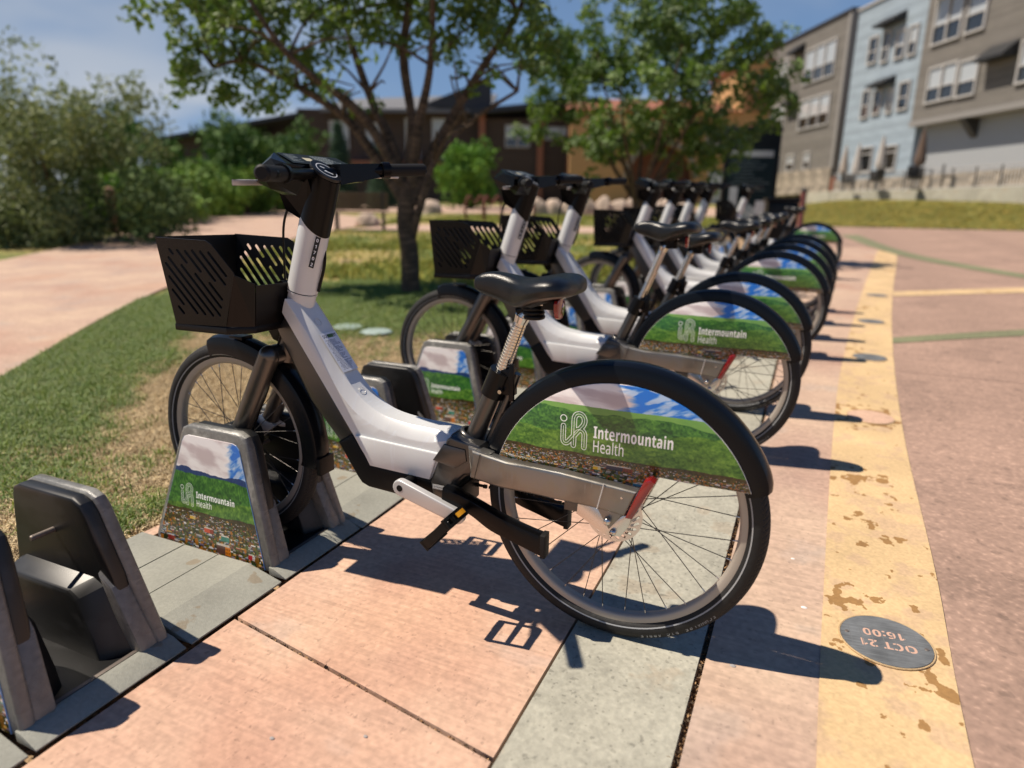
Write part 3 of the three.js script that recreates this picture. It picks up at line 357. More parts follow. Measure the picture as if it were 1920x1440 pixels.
  part('stem', sleeve(A0, A1, 0.0412, (a) => 0.625 + 0.07 * Math.cos(a), (a) => 1.0 + 0.042 * Math.cos(a)), M.black, b);
  { const g = new THREE.CylinderGeometry(0.0405, 0.0412, 0.007, 28, 1); const u = g.attributes.uv, p = g.attributes.position; for (let i = 0; i < p.count; i++) u.setXY(i, p.getX(i), -p.getZ(i)); g.rotateZ(-0.66); g.scale(1.06, 1, 1); part('stem_cap', g, M.cap, b).position.set(-0.793, 1.0792, 0); }
  part('stem_gusset', new ConvexGeometry([[-0.81, 1.06, 0.05], [-0.81, 1.06, -0.05], [-0.905, 1.05, 0.06], [-0.905, 1.05, -0.06], [-0.842, 0.955, 0.03], [-0.842, 0.955, -0.03], [-0.90, 0.985, 0.034], [-0.90, 0.985, -0.034], [-0.805, 0.99, 0.03], [-0.805, 0.99, -0.03]].map((p) => V(...p))), M.black, b);
  // handlebar
  { const h = part('handlebar', tube([[-0.672, 1.057, 0.315], [-0.715, 1.06, 0.245], [-0.775, 1.065, 0.15], [-0.80, 1.070, 0.07], [-0.80, 1.075, 0], [-0.77, 1.083, -0.09], [-0.715, 1.09, -0.165], [-0.66, 1.094, -0.235]], 0.0125, 50, 12), M.black, b);
    part('console', new ConvexGeometry([[-0.905, 1.122, 0.056], [-0.89, 1.122, -0.165], [-0.822, 1.092, 0.105], [-0.800, 1.0925, -0.165], [-0.925, 1.085, 0.09], [-0.905, 1.09, -0.172], [-0.90, 1.045, 0.09], [-0.87, 1.055, -0.17], [-0.825, 1.05, 0.11], [-0.80, 1.06, -0.165], [-0.875, 1.105, 0.10]].map((p) => V(...p))), M.gloss, h);
    { const P = V(-0.900, 1.1205, 0.052), U = V(0.014, 0.0005, -0.212), W = V(0.078, -0.0275, 0.030), g = new THREE.BufferGeometry(); const q = (s, t) => P.clone().addScaledVector(U, s).addScaledVector(W, t), c = [q(0, 1), q(1, 1), q(1, 0), q(0, 0)]; g.setFromPoints([c[0], c[1], c[2], c[0], c[2], c[3]]); g.setAttribute('uv', new THREE.Float32BufferAttribute([0, 0, 0.33, 0, 0.33, 0.12, 0, 0, 0.33, 0.12, 0, 0.12], 2)); g.computeVertexNormals(); g.translate(0.0005, 0.0022, 0); part('display_print', g, M.face, h); }
    part('bar_cover', new ConvexGeometry([[-0.772, 1.098, -0.03], [-0.772, 1.048, -0.03], [-0.83, 1.098, -0.03], [-0.83, 1.048, -0.03], [-0.722, 1.107, -0.15], [-0.722, 1.073, -0.15], [-0.79, 1.107, -0.16], [-0.79, 1.068, -0.16]].map((p) => V(...p))), M.gloss, h);
    part('grip', J([rod([-0.722, 1.061, 0.235], [-0.652, 1.056, 0.362], 0.0165, 0.0165, 20), rod([-0.652, 1.056, 0.362], [-0.649, 1.0558, 0.368], 0.0165, 0.012, 20)]), M.grip, h);
    part('grip', J([rod([-0.716, 1.09, -0.163], [-0.656, 1.0945, -0.240], 0.0165, 0.0165, 20), rod([-0.656, 1.0945, -0.240], [-0.653, 1.0947, -0.244], 0.0165, 0.012, 20)]), M.grip, h);
    part('twist_collar', J([rod([-0.728, 1.089, -0.148], [-0.716, 1.09, -0.163], 0.0215, 0.0215, 20), rod([-0.735, 1.062, 0.212], [-0.722, 1.061, 0.235], 0.0215, 0.0215, 20)]), M.black, h);
    part('brake_lever', extr(smooth([[0, 0.006], [0.05, 0.010], [0.10, 0.006], [0.125, 0.002], [0.10, -0.004], [0.05, -0.004], [0, -0.007]], 4), -0.006, 0.006, 0.003), M.silver, h).applyMatrix4(new THREE.Matrix4().makeBasis(V(0.25, -0.08, 0.965).normalize(), V(-0.965, 0, 0.25).normalize(), V(0, 1, 0)).setPosition(-0.80, 1.045, 0.20));
    part('lever_clamp', new ConvexGeometry([[-0.80, 1.05, 0.14], [-0.72, 1.048, 0.17], [-0.71, 1.052, 0.30], [-0.79, 1.045, 0.24], [-0.80, 1.02, 0.15], [-0.73, 1.018, 0.18], [-0.75, 1.03, 0.24]].map((p) => V(...p))), M.black, h);
    part('brake_lever', extr(smooth([[0, 0.006], [0.05, 0.010], [0.10, 0.006], [0.125, 0.002], [0.10, -0.004], [0.05, -0.004], [0, -0.007]], 4), -0.006, 0.006, 0.003), M.silver, h).applyMatrix4(new THREE.Matrix4().makeBasis(V(0.55, 0.04, -0.83).normalize(), V(-0.83, 0, -0.55).normalize(), V(0, 1, 0)).setPosition(-0.80, 1.075, -0.13));
    part('brake_cable', tube([[-0.86, 1.04, 0.03], [-0.91, 0.96, 0.03], [-0.925, 0.86, 0.025], [-0.93, 0.78, 0.022]], 0.0032, 24, 6), M.black, h);
  }
  // basket
  { const bk = new THREE.Group(); bk.name = 'basket'; b.add(bk); const ang = -0.96;
    const side = (n, P, U, Vv, th) => { const sideP = [[0, 0], [0.166, 0], [0.226, 0.136], [0.175, 0.205], [0.158, 0.215], [0, 0.223]], keep = { p: [[0.014, 0.024], [0.156, 0.024], [0.208, 0.134], [0.158, 0.192], [0.012, 0.198]], c: [0.08, 0.1], o: 0.062 }; part('side_panel', board(P, U, Vv, shapeOf(sideP, slotted(sideP, keep, ang, 0.0192, 0.118, 0.012, 0.0080, 0.55)), th), M.basket, bk); };
    side(1, [-1.152, 0.694, 0.187], [0.165, 0.004, -0.010], [-0.006, 0.22, 0.027], 0.003); side(-1, [-1.160, 0.694, -0.022], [0.175, 0.0, -0.050], [-0.004, 0.22, -0.022], -0.003);
    const quad = (n, p) => { const c = p.map((q) => V(...q)), nn = c[1].clone().sub(c[0]).cross(c[3].clone().sub(c[0])).normalize().multiplyScalar(0.003); part(n, new ConvexGeometry([...c, ...c.map((q) => q.clone().add(nn))]), M.basket, bk); };
    quad('front_panel', [[-1.152, 0.694, 0.187], [-1.160, 0.694, -0.022], [-1.164, 0.914, -0.044], [-1.158, 0.916, 0.214]]);
    quad('corner_panel', [[-0.987, 0.698, 0.177], [-0.942, 0.694, 0.128], [-0.912, 0.806, 0.146], [-0.930, 0.832, 0.194]]); quad('corner_panel', [[-0.992, 0.694, -0.070], [-0.942, 0.694, -0.035], [-0.915, 0.80, -0.045], [-0.935, 0.83, -0.100]]);
    quad('back_panel', [[-0.942, 0.694, 0.128], [-0.942, 0.694, -0.035], [-0.915, 0.798, -0.045], [-0.912, 0.802, 0.146]]);
    const fl = extr([[-1.156, -0.190], [-0.987, -0.180], [-0.938, -0.130], [-0.938, 0.038], [-0.990, 0.073], [-1.163, 0.025]], -0.018, 0.001, 0.003); fl.rotateX(-Math.PI / 2); fl.translate(0, 0.694, 0); part('base', fl, M.basket, bk);
    part('bracket', J([rod([-0.93, 0.70, 0.03], [-1.02, 0.672, 0.03], 0.010, 0.008, 8), rod([-0.93, 0.66, 0.0], [-1.02, 0.672, 0.0], 0.012, 0.010, 8), box(-0.925, 0.74, 0, 0.03, 0.09, 0.07), rod([-0.93, 0.792, 0.04], [-0.93, 0.792, -0.04], 0.012, 0.012, 10)]), M.black, bk);
    part('head_lamp', new ConvexGeometry([[-1.0, 0.672, 0.03], [-1.0, 0.672, -0.03], [-0.95, 0.672, 0.03], [-0.95, 0.672, -0.03], [-0.955, 0.628, 0.022], [-0.955, 0.628, -0.022], [-0.985, 0.64, 0.026], [-0.985, 0.64, -0.026]].map((p) => V(...p))), M.black, bk);
  }
  // fork and front mudguard
  part('fork_crown', J([rod([-0.918, 0.70, 0], [-0.968, 0.585, 0], 0.030, 0.032, 18), rod([-0.970, 0.600, -0.052], [-0.970, 0.600, 0.052], 0.028, 0.028, 18), new THREE.SphereGeometry(0.029, 18, 12).translate(-0.973, 0.600, 0.056), new THREE.SphereGeometry(0.029, 18, 12).translate(-0.973, 0.600, -0.056)]), M.char, b);
  for (const s of [1, -1]) { const f = part('fork_leg', J([rod([-0.973, 0.600, s * 0.056], [-1.098, 0.374, s * 0.059], 0.029, 0.026, 20), rod([-1.098, 0.374, s * 0.059], [-1.101, 0.368, s * 0.059], 0.026, 0.021, 20)]), M.char, b);
    part('fork_end', extr([[-1.125, 0.375], [-1.078, 0.352], [-1.105, 0.330], [-1.15, 0.296], [-1.182, 0.300], [-1.19, 0.33], [-1.165, 0.352]], s * 0.056 - 0.007, s * 0.056 + 0.007, 0.002), M.silver, f);
    part('axle_nut', rod([-1.1675, 0.3168, s * 0.06], [-1.1675, 0.3168, s * 0.078], 0.009, 0.008, 6), M.alu, f);
    part('docking_horn', J([rod([-1.13, 0.362, s * 0.066], [-1.06, 0.352, s * 0.082], 0.011, 0.013, 10), rod([-1.17, 0.352, s * 0.062], [-1.13, 0.372, s * 0.064], 0.008, 0.010, 8)]), M.silver, f); }
  part('front_mudguard', arcFender(-1.1675, 0.3168, 0.316, 0.262, 0.032, 1.80, -0.13, 40), M.fender, b);
  part('mudguard_clip', rbox(-1.13, 0.628, 0, 0.05, 0.012, 0.044, 0.004), M.black, b);
  part('mudguard_flap', rbox(-0.852, 0.286, 0, 0.014, 0.05, 0.064, 0.004), M.dark, b);
  part('brake_hose', tube([[-0.95, 0.66, 0.03], [-0.985, 0.58, 0.028], [-1.01, 0.50, 0.032], [-1.05, 0.42, 0.036], [-1.08, 0.36, 0.036]], 0.003, 26, 6), M.black, b);
  part('dynamo_hub', ring([[0.001, 0.044], [0.05, 0.043], [0.055, 0.036], [0.055, -0.036], [0.05, -0.043], [0.001, -0.044]], 32).translate(-1.1675, 0.3168, 0), M.dark, b);
  // seat
  const s0 = [-0.383, 0.425, 0], s1 = [-0.3225, 0.570, 0], up = (k) => [s0[0] + (s1[0] - s0[0]) * k, s0[1] + (s1[1] - s0[1]) * k, 0];
  part('seat_tube', J([rod(s0, s1, 0.0235, 0.0225, 24), ring([[0.024, -0.004], [0.032, -0.003], [0.032, 0.004], [0.024, 0.007]], 28).rotateX(-Math.PI / 2).rotateZ(-0.39).translate(-0.382, 0.450, 0)]), M.char, b);
  part('seat_stay', J([rod([-0.338, 0.430, 0], [-0.274, 0.585, 0], 0.010, 0.010, 14), rod([-0.298, 0.52, 0.0], [-0.262, 0.62, 0], 0.0105, 0.0105, 14)]), M.char, b);
  { const c = part('seat_clamp', J([rod(up(0.93), up(1.36), 0.030, 0.030, 24), rbox(-0.284, 0.598, 0, 0.034, 0.064, 0.034, 0.006)]), M.black, b); part('clamp_bolt', rod([-0.293, 0.578, 0.02], [-0.293, 0.578, 0.033], 0.005, 0.005, 8), M.chrome, c); part('clamp_lever', rbox(-0.268, 0.60, 0.018, 0.014, 0.09, 0.01, 0.004), M.black, c); }
  { const p = part('seat_post', J([rod(up(1.34), [-0.2565, 0.7415, 0], 0.0158, 0.0158, 24), rod([-0.2565, 0.7415, 0], [-0.250, 0.757, 0], 0.0158, 0.019, 24), rod([-0.252, 0.752, 0], [-0.238, 0.765, 0], 0.016, 0.014, 16)]), M.chrome, b), dir = V(-0.2565 + 0.3019, 0.7415 - 0.6193, 0), g = [];
    for (let i = 0; i < 17; i++) { const q = new THREE.TorusGeometry(0.0158, 0.0009, 5, 24); q.rotateX(Math.PI / 2); q.rotateZ(-0.395); const t = i / 17; q.translate(-0.3019 + dir.x * t, 0.6193 + dir.y * t, 0); g.push(q); } part('height_marks', J(g), M.rim, p); }
  { const sd = new THREE.Group(); sd.name = 'saddle'; b.add(sd);
    const K = [[-0.371, 0.012, 0.8335, 0.822, 0.010], [-0.366, 0.020, 0.8425, 0.813, 0.018], [-0.350, 0.0255, 0.851, 0.805, 0.024], [-0.325, 0.028, 0.8555, 0.797, 0.026], [-0.295, 0.032, 0.8535, 0.788, 0.031], [-0.265, 0.044, 0.8490, 0.780, 0.040], [-0.240, 0.064, 0.8460, 0.781, 0.052], [-0.215, 0.084, 0.8490, 0.790, 0.062], [-0.188, 0.098, 0.8545, 0.799, 0.068], [-0.160, 0.103, 0.8580, 0.806, 0.070], [-0.140, 0.098, 0.8565, 0.810, 0.066], [-0.126, 0.084, 0.8500, 0.813, 0.05], [-0.118, 0.055, 0.8410, 0.817, 0.03], [-0.115, 0.002, 0.8300, 0.826, 0.03]];
    const f = (x, c) => { let i = 0; while (i < K.length - 2 && x > K[i + 1][0]) i++; const t = clamp((x - K[i][0]) / (K[i + 1][0] - K[i][0])), p0 = K[Math.max(0, i - 1)][c], p1 = K[i][c], p2 = K[i + 1][c], p3 = K[Math.min(K.length - 1, i + 2)][c]; return p1 + 0.5 * t * (p2 - p0 + t * (2 * p0 - 5 * p1 + 4 * p2 - p3 + t * (3 * (p1 - p2) + p3 - p0))); };
    const rows = []; for (let i = 0; i <= 44; i++) { const x = mix(-0.371, -0.115, 0.5 - 0.5 * Math.cos(Math.PI * i / 44)), w = f(x, 1), yt = f(x, 2), yb = f(x, 3), row = []; for (let k = 0; k <= 32; k++) { const a = k / 32 * 2 * Math.PI, c = Math.cos(a), s = Math.sin(a), z = w * Math.sign(c) * Math.pow(Math.abs(c), 0.62), dip = -0.006 * sst(-0.28, -0.2, x) * Math.exp(-z * z / 0.0006); const ym = mix(yb, yt, 0.46); row.push([x, s >= 0 ? ym + (yt - ym + dip) * Math.pow(s, 0.75) : ym + (ym - yb) * -Math.pow(-s, 0.6), z]); } rows.push(row); }
    part('cover', surf(rows), M.vinyl, sd);
    part('suspension_boot', J([0, 1, 2, 3].map((i) => new THREE.TorusGeometry(0.022 - i * 0.001, 0.0065, 8, 20).rotateX(Math.PI / 2).translate(-0.228 + i * 0.002, 0.788 - i * 0.0098, 0))), M.black, sd);
    part('under_frame', J([new ConvexGeometry([[-0.27, 0.80, 0.03], [-0.27, 0.80, -0.03], [-0.17, 0.82, 0.05], [-0.17, 0.82, -0.05], [-0.17, 0.80, 0.05], [-0.17, 0.80, -0.05], [-0.235, 0.775, 0.02], [-0.235, 0.775, -0.02]].map((p) => V(...p))), rod([-0.262, 0.766, 0], [-0.215, 0.792, 0], 0.012, 0.014, 10), rbox(-0.182, 0.790, 0, 0.03, 0.022, 0.05, 0.003)]), M.black, sd);
    part('clamp_lug', rbox(-0.198, 0.796, 0.028, 0.018, 0.014, 0.01, 0.002), M.alu, sd);
    part('reflector', extr(smooth([[-0.022, 0.018, 0], [0.022, 0.018, 0], [0.025, 0, 0], [0.014, -0.022, 0], [-0.014, -0.022, 0], [-0.025, 0, 0]], 4, true), -0.005, 0.005, 0.002).rotateY(Math.PI / 2).translate(-0.162, 0.782, 0), M.red, sd); }
  // crank, pedals, chain, stand
  for (const s of [1, -1]) { const cx = -0.529, cy = 0.318, ex = s > 0 ? -0.369 : -0.689, ey = s > 0 ? 0.272 : 0.364, z = s * 0.094, a = Math.atan2(ey - cy, ex - cx), L = Math.hypot(ex - cx, ey - cy), o = [];
    for (let i = 0; i <= 10; i++) { const t = Math.PI / 2 + Math.PI * i / 10; o.push([0.0215 * Math.cos(t), 0.0215 * Math.sin(t)]); } for (let i = 0; i <= 10; i++) { const t = -Math.PI / 2 + Math.PI * i / 10; o.push([L + 0.0185 * Math.cos(t), 0.0185 * Math.sin(t)]); }
    const g = extr(o, -0.010, 0.010, 0.004, [], 3); g.rotateZ(a); g.translate(cx, cy, z + s * 0.006); const c = part('crank_arm', g, M.silver, b);
    part('crank_bolt', rod([cx, cy, z], [cx, cy, z + s * 0.0168], 0.0085, 0.0085, 14), M.dark, c);
    part('spindle', rod([cx, cy, s * 0.05], [cx, cy, z], 0.016, 0.014, 14), M.dark, c);
    const p = new THREE.Group(); p.name = 'pedal'; b.add(p); p.position.set(ex, ey, z + s * 0.018); p.rotation.z = s > 0 ? 0.85 : 0.2;
    part('axle', rod([0, 0, -0.01], [0, 0, s * 0.095], 0.0075, 0.006, 10), M.alu, p);
    for (const q of [-1, 1]) part('cage', extr([[0.012, -0.014], [0.012, 0.014], [0.0985, 0.014], [0.0985, -0.014]], q * 0.043 - 0.005, q * 0.043 + 0.005, 0.002, [[[0.02, -0.008], [0.02, 0.008], [0.042, 0.008], [0.042, -0.008]], [[0.048, -0.008], [0.048, 0.008], [0.068, 0.008], [0.068, -0.008]], [[0.074, -0.008], [0.074, 0.008], [0.093, 0.008], [0.093, -0.008]]]).rotateY(-Math.PI / 2).scale(1, 1, s), M.dark, p);
    for (const zz of [0.014, 0.095]) part('cage_end', rbox(0, 0, s * zz, 0.09, 0.022, 0.007, 0.002), M.dark, p);
    for (const q of [-1, 1]) part('reflector', rbox(q * 0.0495, 0, s * 0.036, 0.003, 0.012, 0.034, 0.001), M.amber, p); }
  { const g = [], P = new THREE.CatmullRomCurve3([V(-0.44, 0.303, -0.035), V(-0.36, 0.298, -0.035), V(-0.225, 0.302, -0.035), V(-0.15, 0.294, -0.035), V(-0.04, 0.30, -0.035), V(0.0, 0.30, -0.035)]), Q = new THREE.CatmullRomCurve3([V(-0.44, 0.36, -0.035), V(-0.2, 0.362, -0.035), V(0, 0.36, -0.035)]); for (const c of [P, Q]) for (let i = 0; i < 36; i++) { const p = c.getPoint(i / 36); g.push(box(p.x, p.y, p.z, 0.0105, i % 2 ? 0.0085 : 0.0062, i % 2 ? 0.007 : 0.005)); } part('chain', J(g), M.dark, b);
    part('rear_sprocket', ring([[0.012, -0.033], [0.034, -0.033], [0.034, -0.037], [0.012, -0.037]], 22).translate(0, 0.33, 0), M.dark, b);
    part('chain_tensioner', J([rod([-0.105, 0.315, -0.04], [-0.095, 0.36, -0.04], 0.006, 0.008, 8), rod([-0.105, 0.312, -0.028], [-0.105, 0.312, -0.046], 0.014, 0.014, 14)]), M.dark, b);
    part('caliper', rbox(-0.096, 0.337, 0.047, 0.036, 0.024, 0.024, 0.004), M.char, b); }
  for (const s of [1, -1]) part('stand_leg', extr(smooth([[-0.415, 0.336], [-0.36, 0.324], [-0.314, 0.309], [-0.265, 0.291], [-0.20, 0.2735], [-0.152, 0.264]], 4).concat(smooth([[-0.156, 0.214], [-0.163, 0.2155], [-0.225, 0.233], [-0.285, 0.25], [-0.335, 0.277], [-0.38, 0.294], [-0.42, 0.290]], 4)), s > 0 ? 0.066 : -0.096, s > 0 ? 0.096 : -0.066, 0.003), M.black, b);
  part('stand_bracket', J([rod([-0.405, 0.312, -0.07], [-0.405, 0.312, 0.07], 0.020, 0.020, 16), rbox(-0.405, 0.296, 0, 0.04, 0.06, 0.10, 0.006)]), M.dark, b);
  for (const s of [1, -1]) part('stand_foot', rbox(-0.150, 0.238, s * 0.081, 0.012, 0.058, 0.034, 0.003), M.grip, b);
  return b;
}
// ---------- docks ----------
const plasticC = dtex(512, 512, (u, v) => { const a = fbm(u, v, 7, 7, 6, 611), b = fbm(u, v, 50, 50, 3, 621), st = sst(0.58, 0.68, fbm(u, v, 10, 6, 5, 631)); const k = 0.9 + 0.3 * (a - 0.5) + 0.2 * (b - 0.5) + 0.22 * st; return [0.50 * k, 0.495 * k, 0.475 * k]; });
const slabC = dtex(512, 512, (u, v) => { const a = fbm(u, v, 5, 5, 6, 711), b = fbm(u, v, 120, 120, 2, 721), k = 0.93 + 0.14 * (a - 0.5) + 0.10 * (b - 0.5); const st = sst(0.76, 0.80, fbm(u, v, 9, 9, 5, 731)); return mix3([0.60 * k, 0.60 * k, 0.56 * k], [0.48, 0.41, 0.32], st * 0.5); });
const mouldC = dtex(512, 512, (u, v) => { const a = fbm(u, v, 6, 6, 6, 811), w = sst(0.52, 0.72, fbm(u, v, 8, 14, 6, 821)), k = 0.085 + 0.04 * (a - 0.5) + 0.06 * w; return [k, k * 1.01, k * 1.03]; });
Object.assign(M, {
  dockGrey: mat(0xffffff, 0.5, 0, { map: sized(plasticC, 0.5), roughnessMap: smudge, bumpMap: sized(grainB, 0.1), bumpScale: 0.0005 }), dockBlack: mat(0xffffff, 0.42, 0, { map: sized(mouldC, 0.6) }), plank: mat(0xffffff, 0.82, 0, { map: sized(slabC, 0.6), bumpMap: sized(grainB, 0.12), bumpScale: 0.0006 }),
  dockPrint: mat(0xffffff, 0.30, 0, { map: ctex(dockPrint, -1.40, 0, 0.47, 0.37), clearcoat: 0.5, clearcoatRoughness: 0.16 }), steel: mat([0.20, 0.17, 0.15], 0.55, 0.6),
});
const lean = (g, z0, y0, k) => { const p = g.attributes.position; for (let i = 0; i < p.count; i++) p.setZ(i, p.getZ(i) - Math.sign(z0) * k * Math.max(0, p.getY(i) - y0)); g.computeVertexNormals(); return g; };
const ledge = (g, s) => { const p = g.attributes.position; for (let i = 0; i < p.count; i++) { const t = clamp((0.108 - Math.abs(p.getZ(i))) / 0.07), y = p.getY(i); p.setY(i, y - 0.030 * t * sst(0.05, 0.19, y)); p.setX(i, p.getX(i) - (p.getX(i) > -1.1 ? 0.05 * t : 0)); } return toCreasedNormals(g, 0.5); };
function makeDock() {
  const d = new THREE.Group(), rnd4 = (a) => smooth(a, 3, true);
  const out = [[-1.372, 0.006], [-0.925, 0.006], [-0.917, 0.014], [-0.919, 0.035], [-1.003, 0.352], [-1.016, 0.377], [-1.042, 0.388], [-1.226, 0.388], [-1.252, 0.376], [-1.263, 0.352], [-1.378, 0.03]];
  const pan = [[-1.366, 0.012], [-0.946, 0.012], [-1.033, 0.342], [-1.044, 0.354], [-1.058, 0.358], [-1.226, 0.358], [-1.242, 0.352], [-1.251, 0.338]];
  for (const s of [1, -1]) {
    const z = (a, b) => s > 0 ? [a, b] : [-b, -a];
    const pl = part('side_plate', toCreasedNormals(lean(extr(out, ...z(0.134, 0.164), 0.009, [], 3), s, 0, 0.09), 0.6), M.dockGrey, d);
    part('front_bumper', toCreasedNormals(lean(extr([[-0.966, 0.006], [-0.927, 0.006], [-0.920, 0.014], [-0.922, 0.035], [-0.970, 0.182], [-1.004, 0.214]], ...z(0.094, 0.138), 0.007), s, 0, 0.09), 0.6), M.dockGrey, pl);
    part('inner_liner', toCreasedNormals(lean(extr([[-1.368, 0.010], [-0.945, 0.010], [-0.960, 0.09], [-0.968, 0.20], [-1.006, 0.345], [-1.020, 0.372], [-1.044, 0.384], [-1.224, 0.384], [-1.250, 0.372], [-1.261, 0.35]], ...z(0.103, 0.137), 0.008, [], 3), s, 0, 0.09), 0.6), M.dockBlack, pl);
    part('printed_panel', lean(extr(pan, ...z(0.1635, 0.1665), 0.0008), s, 0, 0.09), M.dockPrint, pl);
    const bl = extr([[-1.345, 0.012], [-0.938, 0.012], [-0.95, 0.06], [-0.992, 0.182], [-1.02, 0.198], [-1.275, 0.198], [-1.30, 0.185]], ...z(0.040, 0.108), 0.008, [], 3); part('wheel_guide', ledge(bl, s), M.dockBlack, pl);
  }
  const lk = part('lock_pin', J([rod([-1.135, 0.288, -0.095], [-1.135, 0.288, -0.030], 0.0065, 0.0065, 14), rod([-1.135, 0.288, -0.030], [-1.135, 0.288, -0.027], 0.0065, 0.005, 14)]), M.steel, d);
  part('bolt', rod([-1.085, 0.288, -0.096], [-1.085, 0.288, -0.082], 0.006, 0.005, 10), M.alu, lk);
  part('base_plate', rbox(-1.16, 0.010, 0, 0.46, 0.014, 0.30, 0.002), M.dockBlack, d);
  part('steel_edge', rbox(-0.938, 0.015, 0, 0.010, 0.022, 0.22, 0.002), M.steel, d);
  part('front_ramp', extr([[-0.930, 0.002], [-0.872, 0.002], [-0.872, 0.005], [-0.912, 0.024], [-0.930, 0.026]], -0.166, 0.166, 0.0008), M.plank, d);
  return d;
}
function makeDeck(w) {                                               // the plank platform between two docks, w long
  const d = new THREE.Group(), pr = (pts) => toCreasedNormals(extr(pts, -w / 2, w / 2, 0.0025), 0.15);
  for (const [a, b] of [[-1.412, -1.2365], [-1.2315, -1.1025]]) part('plank', pr([[a, 0.002], [b, 0.002], [b, 0.033], [a, 0.033]]), M.plank, d);
  part('ramp_plank', pr([[-1.0975, 0.002], [-0.872, 0.002], [-0.872, 0.006], [-0.985, 0.034], [-1.0975, 0.034]]), M.plank, d);
  return d;
}
const PITCH = 0.633, KX = [0, 0.012, 0.03, 0.06, 0.10, 0.145, 0.175, 0.205, 0.232, 0.26, 0.285, 0.31, 0.335, 0.355, 0.37];
const slotAt = (k) => k < 0 ? [0, 0, 0.655] : [KX[k] ?? 0.37, HT(0, -PITCH * k), -PITCH * k];
{
  const dk0 = makeDock(), used = new Set([0, 2, 3, 5, 6, 7, 8, 12]);
  for (let k = -1; k <= 13; k++) {
    const d = k === -1 ? dk0 : dk0.clone(); d.name = numbered('bike_dock'); scene.add(d); const p = slotAt(k); d.position.set(...p);
    const L = { '-1': 'empty black and grey bike dock with a bare steel lock pin', 0: 'grey dock with landscape print holding the white bicycle numbered 01702', 1: 'empty bike dock with black inner wall between the first and second bicycles', 2: 'grey printed dock holding the second bicycle, next after an empty dock', 3: 'printed dock holding the bicycle close behind the second one' }[k];
    tag(d, L ?? (used.has(k) ? 'grey printed dock holding one of the clustered far bicycles' : 'empty grey dock between the clustered far bicycles'), 'bike dock', 'bike docks in one long row');
  }
  const dc0 = makeDeck(PITCH - 0.34);
  for (let k = -2; k <= 13; k++) {
    const d = k === -2 ? dc0 : dc0.clone(); d.name = numbered('dock_deck'); scene.add(d); const a = slotAt(Math.max(-1, k)), b = slotAt(Math.min(k + 1, 14));
    if (k === -2) d.position.set(0, 0, 0.655 + 0.325); else d.position.set((a[0] + b[0]) / 2, (a[1] + b[1]) / 2, (a[2] + b[2]) / 2); if (k >= 0) d.rotation.x = 0.028;
    const L = { '-2': 'grey plank platform on the near side of the empty black dock', '-1': 'grey plank platform with brown stains between the empty dock and the numbered bicycle', 0: 'grey plank platform behind the front wheel of the numbered bicycle' }[k];
    tag(d, L ?? 'grey plank platform between two docks farther down the row', 'platform', 'plank platforms between the docks');
  }
}
// ---------- the bicycles ----------
{
  const full = makeBike(true), light = makeBike(false); let usedFull = false, usedLight = false;
  const L = { 0: 'white and black electric share bicycle numbered 01702 with sharp printed wheel guard', 2: 'white share bicycle second in the row, saddle post raised high', 3: 'white share bicycle docked close behind the one with the raised saddle' };
  for (const k of [0, 2, 3, 5, 6, 7, 8, 12]) {
    let o; if (k < 4) { o = usedFull ? full.clone() : full; usedFull = true; } else { o = usedLight ? light.clone() : light; usedLight = true; }
    o.name = numbered('share_bicycle'); scene.add(o); const p = slotAt(k); o.position.set(...p);
    tag(o, L[k] ?? (k === 12 ? 'white share bicycle standing alone at the far end of the row by the map kiosk' : 'white share bicycle in the tight cluster far down the dock row'), 'bicycle', 'share bicycles in the docks');
    if (k === 2) for (const n of ['saddle', 'seat_post']) { const m = o.children.find((c) => c.name === n); m.position.set(0.028, 0.072, 0); }
    if (k === 2) { const m = new THREE.Mesh(rod([-0.318, 0.58, 0], [-0.255, 0.735, 0], 0.0152, 0.0152, 20), M.chrome); m.name = 'seat_post_lower'; o.add(m); }
  }
}
// ---------- vegetation ----------
const leafM = (r, g, b, t = 0.38) => new THREE.MeshPhysicalMaterial({ color: lin(r, g, b), roughness: 0.75, transmission: t, thickness: 0, side: THREE.DoubleSide });
function clump(n, L, W, spread, seedN) {                             // a spray of folded leaves round the origin
  const save = seed; seed = seedN; const ps = [], ns = [];
  for (let i = 0; i < n; i++) {
    const dir = V(rr(-1, 1), rr(-0.7, 0.9), rr(-1, 1)).normalize(), o = V(rr(-1, 1), rr(-1, 1), rr(-1, 1)).multiplyScalar(spread), side = dir.clone().cross(V(rr(-1, 1), 1.6, rr(-1, 1))).normalize(), up = side.clone().cross(dir), l = L * rr(0.7, 1.2), w = W * rr(0.75, 1.2);
    const a = o, m = o.clone().addScaledVector(dir, l * 0.5).addScaledVector(up, -w * 0.18), t = o.clone().addScaledVector(dir, l), l1 = o.clone().addScaledVector(dir, l * 0.45).addScaledVector(side, w / 2), r1 = o.clone().addScaledVector(dir, l * 0.45).addScaledVector(side, -w / 2);
    for (const tri of [[a, l1, m], [l1, t, m], [a, m, r1], [r1, m, t]]) { const nn = tri[1].clone().sub(tri[0]).cross(tri[2].clone().sub(tri[0])).normalize(); for (const p of tri) { ps.push(p.x, p.y, p.z); ns.push(nn.x, nn.y, nn.z); } }
  }
  seed = save; const g = new THREE.BufferGeometry(); g.setAttribute('position', new THREE.Float32BufferAttribute(ps, 3)); g.setAttribute('normal', new THREE.Float32BufferAttribute(ns, 3)); return g;
}
const _m = new THREE.Matrix4(), _q = new THREE.Quaternion(), _e = new THREE.Euler(), _s = V(1, 1, 1), _c = new THREE.Color();
